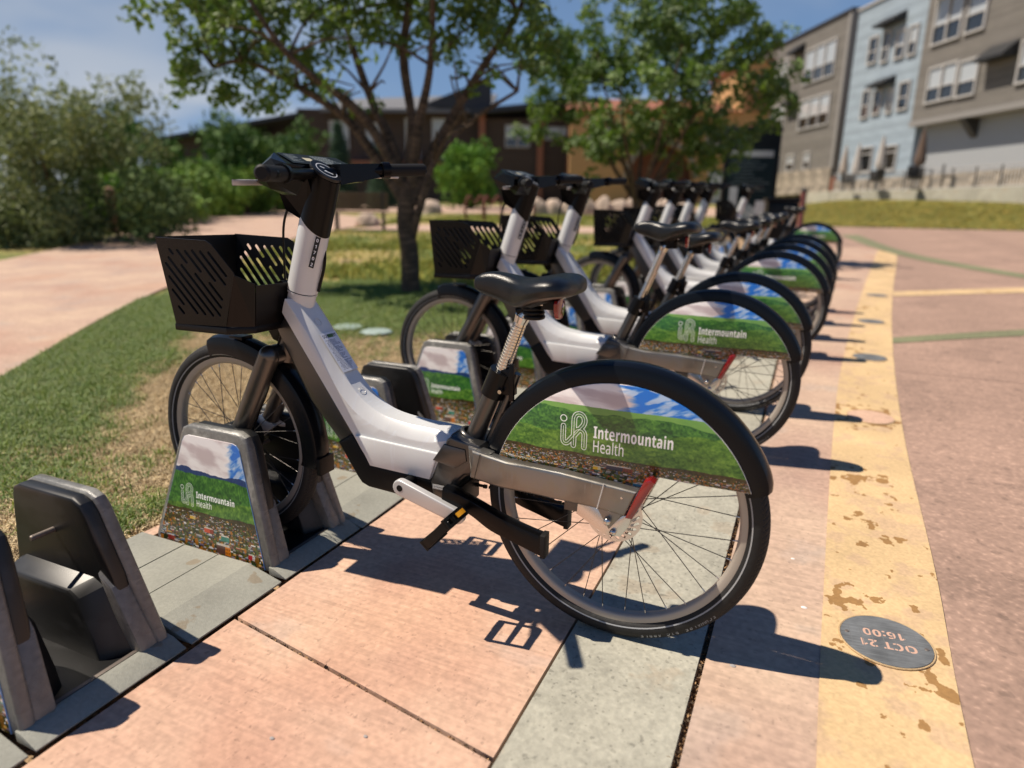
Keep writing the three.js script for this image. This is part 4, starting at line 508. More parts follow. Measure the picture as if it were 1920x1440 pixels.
function crownMesh(pts, geo, mt, parent, name, cols, size = [0.75, 1.3], upright = false) {   // pts: [x, y, z]
  const im = new THREE.InstancedMesh(geo, mt, pts.length); pts.forEach((p, i) => { _e.set(upright ? rr(-0.25, 0.25) : rr(0, 6.3), rr(0, 6.3), upright ? rr(-0.25, 0.25) : rr(0, 6.3)); _q.setFromEuler(_e); const k = rr(...size); _m.compose(V(p[0], p[1], p[2]), _q, _s.set(k, k, k)); im.setMatrixAt(i, _m); const c = cols[Math.floor(rnd() * cols.length)], f = rr(0.8, 1.2); im.setColorAt(i, _c.setRGB(c[0] * f, c[1] * f, c[2] * f)); });
  im.name = name; im.userData.kind = 'stuff'; im.castShadow = im.receiveShadow = true; parent.add(im); return im;
}
const barkC = dtex(256, 512, (u, v) => { const a = fbm(u, v, 16, 6, 5, 911), b = fbm(u, v, 40, 12, 3, 921), k = 0.6 + 0.9 * (a - 0.4) + 0.3 * (b - 0.5); return [0.40 * k + 0.06, 0.33 * k + 0.05, 0.265 * k + 0.04]; });
M.bark = mat(0xffffff, 0.95, 0, { map: sized(barkC, 0.3, 0.6), bumpMap: sized(barkC, 0.3, 0.6), bumpScale: 0.012 });
function limb(pts, r0, r1, n = 10) { const c = new THREE.CatmullRomCurve3(pts.map((p) => V(...p)), false, 'centripetal'), N = pts.length * 6, fr = c.computeFrenetFrames(N, false), rows = []; for (let i = 0; i <= N; i++) { const p = c.getPointAt(i / N), r = mix(r0, r1, Math.pow(i / N, 0.8)); const row = []; for (let k = 0; k <= n; k++) { const a = k / n * 2 * Math.PI, f = r * (1 + 0.10 * Math.sin(3 * a + i * 0.4)); row.push([p.x + f * (Math.cos(a) * fr.normals[i].x + Math.sin(a) * fr.binormals[i].x), p.y + f * (Math.cos(a) * fr.normals[i].y + Math.sin(a) * fr.binormals[i].y), p.z + f * (Math.cos(a) * fr.normals[i].z + Math.sin(a) * fr.binormals[i].z)]); } rows.push(row); } return surf(rows); }
function inBlob(b) { let x, y, z; do { x = rr(-1, 1); y = rr(-1, 1); z = rr(-1, 1); } while (x * x + y * y + z * z > 1); return [b[0] + x * b[3], b[1] + y * b[4], b[2] + z * b[5]]; }
function sprigs(blobs, perM3, per, r) { const out = []; for (const b of blobs) { const n = Math.max(4, Math.round(perM3 * b[3] * b[4] * b[5] * 4.2 * (b[6] ?? 1))); for (let i = 0; i < n; i++) { const c = inBlob(b); for (let k = 0; k < per; k++) out.push([c[0] + rr(-r, r), c[1] + rr(-r, r) * 0.8, c[2] + rr(-r, r)]); } } return out; }
const green1 = [[0.9, 1, 0.8], [1.1, 1.15, 0.9], [0.75, 0.85, 0.75], [1.3, 1.3, 0.8]];
// the multi-limbed lawn tree behind the handlebar
{
  const bx = -3.441, bz = -4.494, by = HT(0, bz); const T = thing('lawn_tree', 'leafy tree with many spreading brown limbs on the dry lawn behind the first handlebar', 'tree', [bx, by - 0.05, bz]);
  const tr = [limb([[0.02, -0.05, 0], [0, 0.35, 0.0], [-0.02, 0.75, 0.02], [0.02, 1.15, 0]], 0.10, 0.085, 14)];
  const tips = []; const L = [[[0, 1.0, 0], [-0.12, 1.45, 0.05], [-0.40, 2.0, 0.05], [-0.75, 2.75, -0.05], [-1.0, 3.4, 0]], [[0.02, 1.05, 0], [0.0, 1.7, -0.1], [-0.12, 2.4, -0.15], [0.05, 3.3, -0.2]], [[0.05, 1.05, 0], [0.18, 1.6, 0.1], [0.35, 2.2, 0.12], [0.45, 3.2, 0.2]], [[0.05, 0.95, 0.02], [0.25, 1.45, -0.08], [0.6, 2.05, -0.2], [1.0, 2.7, -0.4], [1.2, 3.3, -0.5]], [[-0.02, 0.95, 0], [-0.28, 1.35, 0.08], [-0.62, 1.78, 0.18], [-1.05, 2.05, 0.3], [-1.6, 2.3, 0.45], [-1.95, 2.25, 0.5]], [[0.03, 0.62, 0], [0.18, 0.95, 0.05], [0.34, 1.35, 0.05], [0.62, 1.7, -0.1], [1.05, 2.0, -0.3]], [[-0.05, 1.15, 0.02], [-0.3, 1.75, 0.3], [-0.8, 2.25, 0.7], [-1.2, 2.9, 0.9]], [[0, 1.2, -0.03], [-0.2, 1.8, -0.4], [-0.5, 2.5, -0.8], [-0.6, 3.2, -1.1]]];
  L.forEach((p, i) => { tr.push(limb(p, i === 5 ? 0.045 : 0.065, 0.016, 9)); for (let k = 1; k < p.length; k++) { const a = p[k]; for (let j = 0; j < 3; j++) { const e = [a[0] + rr(-0.7, 0.7), a[1] + rr(0.0, 0.6), a[2] + rr(-0.6, 0.6)]; if (k > 1) { tr.push(limb([a, [(a[0] + e[0]) / 2 + rr(-0.06, 0.06), (a[1] + e[1]) / 2 + 0.06, (a[2] + e[2]) / 2], e], 0.018, 0.006, 6)); tips.push(e); } } } });
  part('trunk', J(tr), M.bark, T);
  const B = tips.map((e) => [e[0], e[1], e[2], 0.30, 0.22, 0.30]); B.push([-1.75, 2.4, 0.5, 0.5, 0.42, 0.5, 1.3], [-1.95, 2.05, 0.55, 0.35, 0.28, 0.35, 1.3], [-1.55, 2.95, 0.4, 0.6, 0.4, 0.5], [-1.3, 2.05, 0.4, 0.45, 0.24, 0.4, 0.7], [-0.6, 2.9, 0.2, 0.7, 0.4, 0.6, 0.8], [0.2, 3.1, 0, 0.9, 0.35, 0.7], [0.75, 2.75, -0.3, 0.55, 0.4, 0.5], [1.15, 2.5, -0.45, 0.45, 0.35, 0.4], [0.05, 2.5, 0.2, 0.35, 0.3, 0.35, 0.6], [-0.9, 2.4, 0.6, 0.4, 0.3, 0.4, 0.7], [-1.0, 3.6, 0, 1.2, 0.5, 1.0, 0.7], [0.5, 3.7, 0, 1.2, 0.5, 1.0, 0.7], [-1.8, 3.3, 0.3, 0.6, 0.5, 0.7, 0.7]);
  const g = clump(9, 0.092, 0.052, 0.06, 31), pts = sprigs(B, 46, 3, 0.09).filter((p) => p[1] > (p[0] < -0.85 ? 1.85 : p[0] > 0.9 ? 2.15 : 2.42) || rnd() < 0.07);
  crownMesh(pts, g, leafM(0.13, 0.21, 0.03, 0.48), T, 'crown', green1);
  const T2 = thing('plaza_tree', 'full round leafy tree by the bicycle docks in front of the orange building', 'tree', [-2.15, HT(0, -8.8) - 0.03, -8.8]); T2.scale.setScalar(0.667);
  const t2 = [limb([[0, 0, 0], [0.03, 0.7, 0], [0, 1.4, 0]], 0.16, 0.12, 12)], tp = []; for (let i = 0; i < 9; i++) { const a = i / 9 * 6.28 + 0.3, r = rr(0.9, 2.0), y = rr(2.2, 3.6); t2.push(limb([[0, 1.1 + 0.05 * i, 0], [Math.cos(a) * r * 0.3, 1.8 + rr(0, 0.4), Math.sin(a) * r * 0.3], [Math.cos(a) * r * 0.75, y, Math.sin(a) * r * 0.75], [Math.cos(a) * r, y + 0.9, Math.sin(a) * r]], 0.06, 0.014, 8)); tp.push([Math.cos(a) * r * 0.8, y + 0.2, Math.sin(a) * r * 0.8]); } part('trunk', J(t2), M.bark, T2);
  const B2 = tp.map((e) => [e[0], e[1], e[2], 0.75, 0.55, 0.75]); B2.push([-1.9, 3.6, 0.4, 0.8, 0.5, 0.8], [-2.2, 2.95, 0.6, 0.6, 0.35, 0.6], [2.3, 3.9, -0.6, 0.8, 0.6, 0.8], [2.7, 3.2, -0.6, 0.5, 0.4, 0.5], [1.8, 2.7, 0, 0.8, 0.45, 0.8], [-0.9, 2.35, 0.8, 0.6, 0.35, 0.6], [0.6, 4.2, 0, 1.2, 0.7, 1.1], [-0.9, 4.3, 0, 1.2, 0.7, 1.0], [0.3, 5.2, 0, 1.8, 0.7, 1.4], [2.0, 4.7, -0.4, 0.9, 0.6, 0.8], [-2.2, 4.6, 0.3, 0.9, 0.6, 0.8], [-1.0, 1.75, 0.5, 0.4, 0.22, 0.4], [1.0, 2.2, -0.4, 0.7, 0.4, 0.7], [1.5, 2.0, 0.3, 0.5, 0.3, 0.5]);
  crownMesh(sprigs(B2, 17, 3, 0.14), clump(9, 0.13, 0.078, 0.09, 37), leafM(0.125, 0.21, 0.03, 0.48), T2, 'crown', green1);
}
// willow shrubs and trees along the far side of the footpath
function shrub(name, label, x, z, blobs, dens, leaf, cols, colr, group, stems = 7, seedN = 41, size) {
  const y = terr(x, z), T = thing(name, label, name.includes('tree') ? 'tree' : 'shrub', [x, y - 0.03, z], 0, group), g = [];
  for (let i = 0; i < stems; i++) { const b = blobs[i % blobs.length]; g.push(limb([[rr(-0.2, 0.2), 0, rr(-0.2, 0.2)], [b[0] * 0.5 + rr(-0.2, 0.2), Math.max(0.3, b[1] * 0.5), b[2] * 0.5 + rr(-0.2, 0.2)], [b[0], Math.max(0.6, b[1]), b[2]]], 0.035 * (leaf[0] / 0.1), 0.008, 6)); }
  part(name.includes('tree') ? 'trunk' : 'stems', J(g), M.bark, T);
  crownMesh(sprigs(blobs, dens, 3, leaf[3]), clump(8, leaf[0], leaf[1], leaf[2], seedN), leafM(...colr), T, name.includes('tree') ? 'crown' : 'foliage', cols, size); return T;
}
const wil = [[1, 1, 1], [1.2, 1.15, 1.05], [0.8, 0.85, 0.8], [1.3, 1.3, 1.3]];
const R3 = (n, x0, x1, y0, y1, z0, z1, r0, r1) => Array.from({ length: n }, () => { const r = rr(r0, r1); return [rr(x0, x1), rr(y0, y1), rr(z0, z1), r, r * rr(0.8, 1.3), r]; });
shrub('willow_shrub', 'tall grey-green willow shrub overhanging the footpath in its own deep shade', -13.3, -7.0, [...R3(26, -2.2, 1.1, 0.3, 2.3, -1.4, 1.4, 0.55, 0.85), ...R3(14, -2.6, 1.3, 0.15, 0.7, -0.6, 1.5, 0.45, 0.6), [-1.6, 3.0, 0, 0.5, 0.8, 0.5, 0.8], [-0.6, 3.1, -0.3, 0.35, 0.8, 0.4, 0.7], [0.0, 2.7, -0.5, 0.35, 0.7, 0.4, 0.7], [0.9, 2.6, -0.6, 0.22, 0.55, 0.25, 0.6], [-2.4, 2.8, 0.3, 0.7, 0.8, 0.7]], 18, [0.16, 0.052, 0.16, 0.16], wil, [0.20, 0.245, 0.085, 0.4], 'willows along the path', 9, 43);
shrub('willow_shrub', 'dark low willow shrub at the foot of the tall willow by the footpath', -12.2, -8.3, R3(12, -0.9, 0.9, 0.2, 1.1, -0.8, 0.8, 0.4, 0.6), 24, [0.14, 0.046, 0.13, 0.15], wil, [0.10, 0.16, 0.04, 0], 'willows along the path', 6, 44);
for (const [x, z, h, w, l] of [[-16.2, -10.6, 1.3, 1.5, 'low bright green shrub beside the brown path post'], [-18.2, -13.2, 1.5, 1.7, 'rounded mid-green shrub between the brown post and the taller shrubs'], [-19.6, -15.6, 2.0, 1.8, 'bushy green shrub in front of the dark tree across the path'], [-21.2, -18.6, 2.3, 2.0, 'spreading green shrub where the footpath bends away'], [-22.6, -21.6, 2.1, 2.0, 'shaded green shrub at the far bend of the footpath'], [-23.5, -25.0, 2.0, 2.0, 'small far shrub beyond the bend of the footpath']])
  shrub('path_shrub', l, x, z, R3(16, -w * 0.8, w * 0.8, 0.2, h * 0.75, -0.9, 0.9, 0.45, 0.75), 10, [0.2, 0.11, 0.18, 0.17], green1, [0.15, 0.25, 0.035, 0], 'shrubs along the path', 6, 45);
for (const [x, z, h, w, d, l] of [[-23.5, -15.8, 3.9, 1.1, 0.7, 'thin airy willow top rising behind the path shrubs'], [-22.2, -20.6, 3.6, 2.2, 1, 'broad dark green tree behind the path shrubs'], [-28, -21, 3.6, 1.9, 1, 'dark green tree left of the airy willow top'], [-25, -27, 4.4, 2.2, 1, 'dark tree in front of the brown lodge corner']])
  shrub('path_tree', l, x, z, R3(15, -w, w, h * 0.3, h * 0.92, -1.2, 1.2, 0.6, 0.95), 6 * d, [0.26, 0.13, 0.24, 0.22], green1, [0.075, 0.15, 0.03, 0], 'trees behind the path shrubs', 6, 46);
shrub('round_tree', 'bright round clipped tree in front of the dark lodge', -17.3, -32.2, R3(26, -1.25, 1.25, 0.5, 3.1, -1.2, 1.2, 0.5, 0.8), 7, [0.25, 0.14, 0.22, 0.2], green1, [0.11, 0.24, 0.025, 0], null, 5, 47);
shrub('small_tree', 'yellow-green young tree beside the blue spruces', -29.5, -34, R3(12, -1.2, 1.2, 0.4, 2.4, -0.8, 0.8, 0.5, 0.8), 3.5, [0.22, 0.1, 0.2, 0.2], green1, [0.17, 0.26, 0.04, 0], null, 5, 48);
{ // spruces: whorls of drooping boughs
  const needle = clump(16, 0.26, 0.03, 0.10, 51);
  const spruce = (x, z, h, w, l) => { const T = thing('spruce_tree', l, 'tree', [x, terr(x, z) - 0.05, z], 0, 'spruces by the lodge'); part('trunk', rod([0, 0, 0], [0, h * 0.97, 0], 0.16, 0.02, 8), M.bark, T); const P = []; for (let y = 0.25; y < h; y += 0.24) { const r = w * Math.pow(1 - y / h, 0.85) + 0.06, n = Math.ceil(7 + r * 9); for (let i = 0; i < n; i++) { const a = rr(0, 6.28); for (let t = 0.25; t <= 1.0; t += 0.19) P.push([Math.cos(a) * r * t, y - 0.28 * r * t * t + rr(-0.06, 0.06), Math.sin(a) * r * t]); } } crownMesh(P, needle, leafM(0.05, 0.11, 0.055, 0), T, 'crown', [[1, 1, 1], [1.2, 1.15, 1.1], [0.8, 0.85, 0.9]]); };
  spruce(-25.4, -31.4, 4.6, 1.35, 'blue-green spruce, taller of the pair before the brown lodge'); spruce(-22.8, -31.8, 3.6, 1.1, 'blue-green spruce, shorter of the pair before the brown lodge'); spruce(-31, -27.5, 4.4, 1.2, 'narrow dark spruce at the end of the lodge');
  spruce(-34, -15.5, 4.6, 1.3, 'dark spruce standing behind the tall willow shrub');
}
// grass and straw
{
  const blade = (n, h, w, lay, sd) => { const save = seed; seed = sd; const ps = []; for (let i = 0; i < n; i++) { const a = rr(0, 6.28), o = V(rr(-1, 1) * 0.022, 0, rr(-1, 1) * 0.022), d = V(Math.cos(a), 0, Math.sin(a)), s = V(-Math.sin(a), 0, Math.cos(a)).multiplyScalar(w * rr(0.7, 1.2) / 2), hh = h * rr(0.5, 1.2), b = rr(0.2, 1) * lay, m = o.clone().addScaledVector(d, hh * b * 0.35).add(V(0, hh * 0.6 * (1 - b * 0.4), 0)), t = o.clone().addScaledVector(d, hh * b).add(V(0, hh * (1 - b * 0.75), 0)); for (const p of [o.clone().sub(s), o.clone().add(s), m.clone().add(s.clone().multiplyScalar(0.8)), o.clone().sub(s), m.clone().add(s.clone().multiplyScalar(0.8)), m.clone().sub(s.clone().multiplyScalar(0.8)), m.clone().sub(s.clone().multiplyScalar(0.8)), m.clone().add(s.clone().multiplyScalar(0.8)), t]) ps.push(p.x, p.y, p.z); } seed = save; const g = new THREE.BufferGeometry(); g.setAttribute('position', new THREE.Float32BufferAttribute(ps, 3)); g.computeVertexNormals(); return g; };
  const onPath = (x, z) => { const e = [[0.2, 5.2], [-2.2, 1.25], [-3.807, -0.753], [-5.493, -2.86], [-7.6, -6.2], [-10.2, -10.5], [-12.8, -18]]; for (let i = 0; i < e.length - 1; i++) if (z <= e[i][1] && z > e[i + 1][1]) { const t = (z - e[i][1]) / (e[i + 1][1] - e[i][1]), xe = mix(e[i][0], e[i + 1][0], t); return xe - x; } return x < -13 ? 1 : -1; };   // > 0 on the path, else minus the distance in x
  const gy = (x, z) => terr(x, z) - 0.012 + (x < -1.5 && z > -9 ? 0.05 * (wn(x * 1.3, z * 1.3, 4, 4) - 0.5) * sst(-1.5, -1.9, x) * sst(3.2, 2.6, -x + 0.62 * z) : 0);
  const greenAt = (x, z) => { const dp = -onPath(x, z), n = wn(x * 1.6, z * 1.6, 4, 66), n2 = wn(x * 0.7, z * 0.7, 3, 67); let g = sst(1.15, 0.7, dp - 0.25 * sst(-1, -2.4, z) + (n - 0.5) * 1.1) * (z > -4.5 ? 1 : 0.7); g = Math.max(g, sst(0.55, 0.2, Math.hypot((x + 2.3) / 1.3, (z - 0.02) / 0.35) * 0.5 + (n - 0.5) * 0.8) * 0.75); g = Math.max(g, sst(0.66, 0.74, n2 + 0.4 * (n - 0.5)) * sst(-1.7, -2.6, x) * 0.6); g = Math.max(g, sst(1.5, 0.7, Math.hypot(x + 3.1, (z + 4.0) * 0.9) * 0.7 + (n - 0.5)) * 0.9); return g * (dp < 0.02 ? 0 : 1) * (1 - 0.9 * sst(-5.5, -7, z) * sst(-11, -8.5, z)); };
  const sets = [], add = (n, x0, x1, z0, z1, f) => { for (let i = 0; i < n; i++) { const x = rr(x0, x1), z = rr(z0, z1), p = f(x, z); if (p && rnd() < p) sets.push([x, gy(x, z), z]); } return sets.splice(0); };
  const gm = leafM(0.16, 0.25, 0.035, 0.4), sm = new THREE.MeshPhysicalMaterial({ color: lin(0.60, 0.48, 0.29), roughness: 0.8, side: THREE.DoubleSide });
  const gcol = [[1, 1, 1], [0.75, 0.9, 0.7], [1.25, 1.15, 0.9], [1.5, 1.2, 0.9]], lawnGroup = (pts, geo, m, name, cols, label, size) => { const im = crownMesh(pts, geo, m, scene, numbered(name), cols, size, true); im.userData = { kind: 'stuff', label, category: 'grass' }; };
  lawnGroup(add(150000, -5.6, -1.5, -5.2, 0.9, (x, z) => -onPath(x, z) < 0.01 ? 0 : greenAt(x, z)), blade(7, 0.062, 0.0042, 0.9, 71), gm, 'green_grass', gcol, 'green grass in patches between the footpath and the docks', [0.6, 1.3]);
  lawnGroup(add(110000, -4.6, -1.47, -3.6, 0.9, (x, z) => -onPath(x, z) < 0.05 ? 0 : 0.95 - 0.75 * greenAt(x, z)), blade(7, 0.05, 0.0035, 1.35, 73), sm, 'dry_grass', [[1, 1, 1], [1.2, 1.2, 1.15], [0.75, 0.72, 0.7], [0.9, 0.85, 0.8], [0.55, 0.5, 0.45]], 'dry straw-coloured grass litter behind the docks', [0.5, 1.1]);
  lawnGroup(add(90000, -13, 1.2, -25, -5, (x, z) => { if (x > -1.6 && z > -21.3) return 0; const d = -onPath(x, z); if (d < 0.05) return 0; if (z < -13.0 && z > -18.1 && x > -11.6) return 0; const n = wn(x * 0.5, z * 0.5, 3, 69); return sst(0.40, 0.6, n) * 0.9 + 0.1; }), blade(8, 0.11, 0.012, 0.9, 75), leafM(0.26, 0.29, 0.06, 0), 'lawn_grass', gcol, 'short lawn grass round the tree and beyond the path', [0.6, 1.2]);
  lawnGroup(add(60000, -2, 20, -36, -21.3, (x, z) => 1), blade(8, 0.13, 0.018, 0.9, 77), leafM(0.31, 0.295, 0.09, 0), 'lawn_grass', gcol, 'short yellow-green grass on the bank below the grey building', [0.6, 1.2]);
}
// ---------- buildings ----------
const lapB = dtex(64, 512, gray((u, v) => { const t = (v * 16) % 1; return 0.3 + 0.7 * t * (t < 0.93 ? 1 : 0); }), false), corrB = dtex(512, 64, gray((u) => 0.5 + 0.5 * Math.sin(u * 2 * Math.PI * 16)), false);
const sidingC = (r, g, b, s) => dtex(256, 512, (u, v) => { const row = Math.floor(v * 16), k = 0.94 + 0.10 * (hash(row, 3, s) - 0.5) + 0.12 * (fbm(u, v, 6, 30, 3, s) - 0.5); return [r * k, g * k, b * k]; });
Object.assign(M, {
  sidTaupe: mat(0xffffff, 0.85, 0, { map: sized(sidingC(0.47, 0.455, 0.435, 5), 3, 2.6), bumpMap: sized(lapB, 3, 2.6), bumpScale: 0.02 }), sidBlue: mat(0xffffff, 0.85, 0, { map: sized(sidingC(0.60, 0.66, 0.71, 6), 3, 2.6), bumpMap: sized(lapB, 3, 2.6), bumpScale: 0.01 }), corr: mat([0.42, 0.44, 0.46], 0.6, 0.2, { bumpMap: sized(corrB, 2.4, 2.4), bumpScale: 0.04 }),
  stone: mat(0xffffff, 0.95, 0, { map: sized(dtex(256, 256, (u, v) => { const r = Math.floor(v * 6), c = Math.floor(u * 5 + (r % 2) * 0.5), k = 0.78 + 0.3 * (hash(c % 5, r, 9) - 0.5) + 0.12 * (fbm(u, v, 20, 20, 3, 7) - 0.5); return [0.74 * k, 0.69 * k, 0.62 * k]; }), 1.5) }), frame: mat([0.44, 0.43, 0.42], 0.6), paneD: mat([0.015, 0.018, 0.02], 0.06, 0, { clearcoat: 1 }), paneL: mat([0.40, 0.43, 0.45], 0.12, 0, { clearcoat: 1 }), awn: mat([0.014, 0.015, 0.017], 0.6), pipe: mat([0.03, 0.028, 0.027], 0.5),
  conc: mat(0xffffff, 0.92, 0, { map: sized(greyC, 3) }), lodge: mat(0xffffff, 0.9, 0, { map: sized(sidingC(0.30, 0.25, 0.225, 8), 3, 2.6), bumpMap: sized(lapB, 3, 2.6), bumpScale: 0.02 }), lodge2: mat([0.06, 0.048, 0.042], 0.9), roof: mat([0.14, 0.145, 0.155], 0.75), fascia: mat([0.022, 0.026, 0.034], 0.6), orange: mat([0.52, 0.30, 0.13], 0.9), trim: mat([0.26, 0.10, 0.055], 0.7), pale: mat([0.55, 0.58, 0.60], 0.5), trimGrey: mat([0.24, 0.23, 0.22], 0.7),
});
function win(p, s0, y0, s1, y1, cols, z, split = 0.42, dark = false) {       // a framed window with one pane per light
  const f = 0.09, g = [], w = s1 - s0, h = y1 - y0; g.push(box((s0 + s1) / 2, y1 - f / 2, z + 0.05, w, f, 0.12), box((s0 + s1) / 2, y0 + f / 2, z + 0.05, w, f, 0.14)); for (let i = 0; i <= cols; i++) g.push(box(mix(s0 + f / 2, s1 - f / 2, i / cols), (y0 + y1) / 2, z + 0.05, f, h - 2 * f, 0.11)); if (split) g.push(box((s0 + s1) / 2, y0 + h * split, z + 0.045, w - 2 * f, 0.06, 0.1));
  const o = part('window', J(g), M.frame, p); for (let i = 0; i < cols; i++) { const a = mix(s0, s1, i / cols) + f, b = mix(s0, s1, (i + 1) / cols) - f * 0.5; if (split) { part('pane', box((a + b) / 2, (y0 + h * split + y1) / 2, z + 0.018, b - a, h * (1 - split) - f, 0.02), dark ? M.paneD : M.paneL, o); part('pane', box((a + b) / 2, y0 + h * split / 2, z + 0.018, b - a, h * split - f, 0.02), M.paneD, o); } else part('pane', box((a + b) / 2, (y0 + y1) / 2, z + 0.018, b - a, h - 2 * f, 0.02), dark ? M.paneD : M.paneL, o); }
  return o;
}
const wall = (s0, s1, y0, y1, z0, z1) => { const g = new THREE.ExtrudeGeometry(shapeOf([[s0, y0], [s1, y0], [s1, y1], [s0, y1]]), { depth: z1 - z0, bevelEnabled: false }); g.translate(0, 0, z0); return g; };
const APT = V(-2.144, 0, -52.451), APR = -61.167 * Math.PI / 180;
{
  const B = thing('apartment_building', 'three-storey apartment building in taupe and pale blue lap siding above the patio', 'building', [APT.x, 0, APT.z], APR);
  part('wall', wall(-7, 6.3, 1.5, 12.75, -9, 0), M.sidTaupe, B); part('wall', wall(7.0, 13.75, 1.5, 12.5, -9, 0.02), M.sidBlue, B); part('wall', wall(13.72, 32, 1.2, 5.5, -9, -0.4), M.corr, B);
  part('wall', wall(13.75, 32, 5.5, 15.5, -9, 0.35), M.sidTaupe, B); part('corner_trim', wall(5.95, 6.28, 1.5, 12.8, 0.004, 0.05), M.trimGrey, B); part('fascia', wall(13.72, 32, 5.36, 5.62, -0.38, 0.42), M.trimGrey, B);
  part('roof_cap', wall(-7.1, 6.4, 12.75, 12.9, -9, 0.12), M.pipe, B); part('roof_cap', wall(6.95, 13.8, 12.5, 12.62, -9, 0.12), M.frame, B);
  part('downpipe', wall(6.3, 7.0, 3.2, 12.7, -0.5, 0.06), M.pipe, B); part('downpipe', wall(6.35, 6.95, 1.5, 3.2, -0.5, 0.06), M.trim, B);
  part('stone_base', wall(-7, 6.28, 1.5, 3.8, 0.004, 0.14), M.stone, B); part('stone_base', wall(7.02, 32, 1.2, 2.95, -0.38, 0.16), M.stone, B);
  for (const w of [[1.15, 9.39, 5.01, 11.61, 3], [-5.09, 9.6, -1.11, 11.67, 3], [1.2, 6.5, 5.04, 8.46, 3], [-4.41, 6.9, -0.97, 8.62, 3]]) win(B, w[0], w[1], w[2], w[3], w[4], 0, 0.4);
  for (const w of [[0.12, 3.85, 1.22, 5.0, 1], [2.54, 3.85, 3.4, 5.0, 1], [-1.8, 3.85, -0.94, 4.96, 1]]) win(B, ...w, 0.0, 0.45);
  for (const w of [[8.56, 9.27, 9.45, 10.73, 1], [9.86, 9.12, 10.5, 10.74, 1], [11.06, 9.06, 11.89, 10.5, 1], [12.14, 9.01, 12.84, 10.5, 1], [8.63, 6.35, 9.38, 7.93, 1], [9.72, 6.42, 10.48, 7.75, 1], [11.0, 6.35, 11.53, 7.6, 1], [11.96, 6.36, 12.86, 7.81, 1]]) win(B, ...w, 0.02, 0.45, w[0] % 1 > 0.5);
  for (const w of [[8.88, 3.32, 10.42, 4.75, 1], [11.14, 3.32, 12.61, 4.65, 1]]) win(B, ...w, 0.02, 0.72, true);
  for (const w of [[14.42, 8.98, 16.38, 11.1, 2], [16.61, 9.0, 17.87, 10.9, 1], [14.63, 6.31, 16.65, 8.0, 2], [16.74, 6.27, 17.98, 7.9, 1], [20.2, 9.0, 22.4, 11.1, 2], [20.2, 6.3, 22.4, 8, 2]]) win(B, ...w, 0.35, 0.42);
  for (const [a, b, c, d, z] of [[-0.54, 11.64, 0.85, 12.24, 0], [-0.69, 8.4, 0.81, 8.84, 0], [18.33, 7.49, 20.0, 8.15, 0.35], [9.61, 10.95, 11.58, 11.45, 0.02], [9.76, 7.85, 11.43, 8.3, 0.02], [14.5, 11.2, 17.8, 11.55, 0.35]]) part('awning', new ConvexGeometry([[a, b, z], [c, b, z], [a, d, z], [c, d, z], [a, b, z + 0.7], [c, b, z + 0.7], [a, b + 0.1, z + 0.7], [c, b + 0.1, z + 0.7]].map((p) => V(...p))), M.awn, B);
  part('bracket', new ConvexGeometry([[17.2, 5.34, -0.4], [17.6, 5.34, -0.4], [17.2, 5.34, 0.4], [17.6, 5.34, 0.4], [17.2, 4.5, -0.4], [17.6, 4.5, -0.4]].map((p) => V(...p))), M.pipe, B);
  // terrace, retaining wall, patio rail, folded parasols
  const W = [[-0.6, -43.5], [0.92, -39.95], [4.98, -36.0], [7.7, -31.5], [11.5, -24.5]];
  const at = (s, z) => { const c = Math.cos(APR), q = Math.sin(APR); return [APT.x + s * c + z * q, APT.z - s * q + z * c]; };
  { const inner = [at(-2, 0.1), at(6, 0.1), at(14, 0.1), at(20, 0.1), at(28, 0.1)]; const g = upw(surf(W.map((p, i) => [[p[0], 2.12 - 0.03 * i, p[1]], [inner[i][0], 2.2, inner[i][1]]]))); const uv = g.attributes.uv, ps = g.attributes.position; for (let i = 0; i < ps.count; i++) uv.setXY(i, ps.getX(i), ps.getZ(i)); struct('terrace', g, M.conc); }
  const rw = thing('retaining_wall', 'long pale concrete retaining wall between grass bank and patio', 'wall'); for (let i = 0; i < W.length - 1; i++) { const a = W[i], b = W[i + 1], L = Math.hypot(b[0] - a[0], b[1] - a[1]), n = Math.max(1, Math.round(L / 2.6)); for (let k = 0; k < n; k++) { const l = L / n, g = rbox(0, 0.55, 0, l - 0.015, 3.2, 0.25, 0.01), m = part('wall_panel', g, M.conc, rw), t = (k + 0.5) / n; m.position.set(mix(a[0], b[0], t), 0.01, mix(a[1], b[1], t)); m.rotation.y = Math.atan2(-(b[1] - a[1]), b[0] - a[0]); } }
  const fc = thing('patio_fence', 'slim pale metal railing along the top of the pale retaining wall', 'fence'); for (let i = 1; i < W.length - 1; i++) { const a = W[i], b = W[i + 1], L = Math.hypot(b[0] - a[0], b[1] - a[1]), n = Math.round(L / 1.4), y = 2.1; for (let k = 0; k <= n; k++) { const t = k / n; part('post', rod([mix(a[0], b[0], t), y, mix(a[1], b[1], t)], [mix(a[0], b[0], t), y + 0.95, mix(a[1], b[1], t)], 0.03, 0.03, 6), M.pipe, fc); } for (const h of [0.08, 0.93]) part('rail', rod([a[0], y + h, a[1]], [b[0], y + h, b[1]], 0.022, 0.022, 5), M.silver, fc); for (let k = 0; k < n * 8; k++) { const t = (k + 0.5) / (n * 8); part('picket', rod([mix(a[0], b[0], t), y + 0.06, mix(a[1], b[1], t)], [mix(a[0], b[0], t), y + 0.93, mix(a[1], b[1], t)], 0.014, 0.014, 4), M.silver, fc); } }
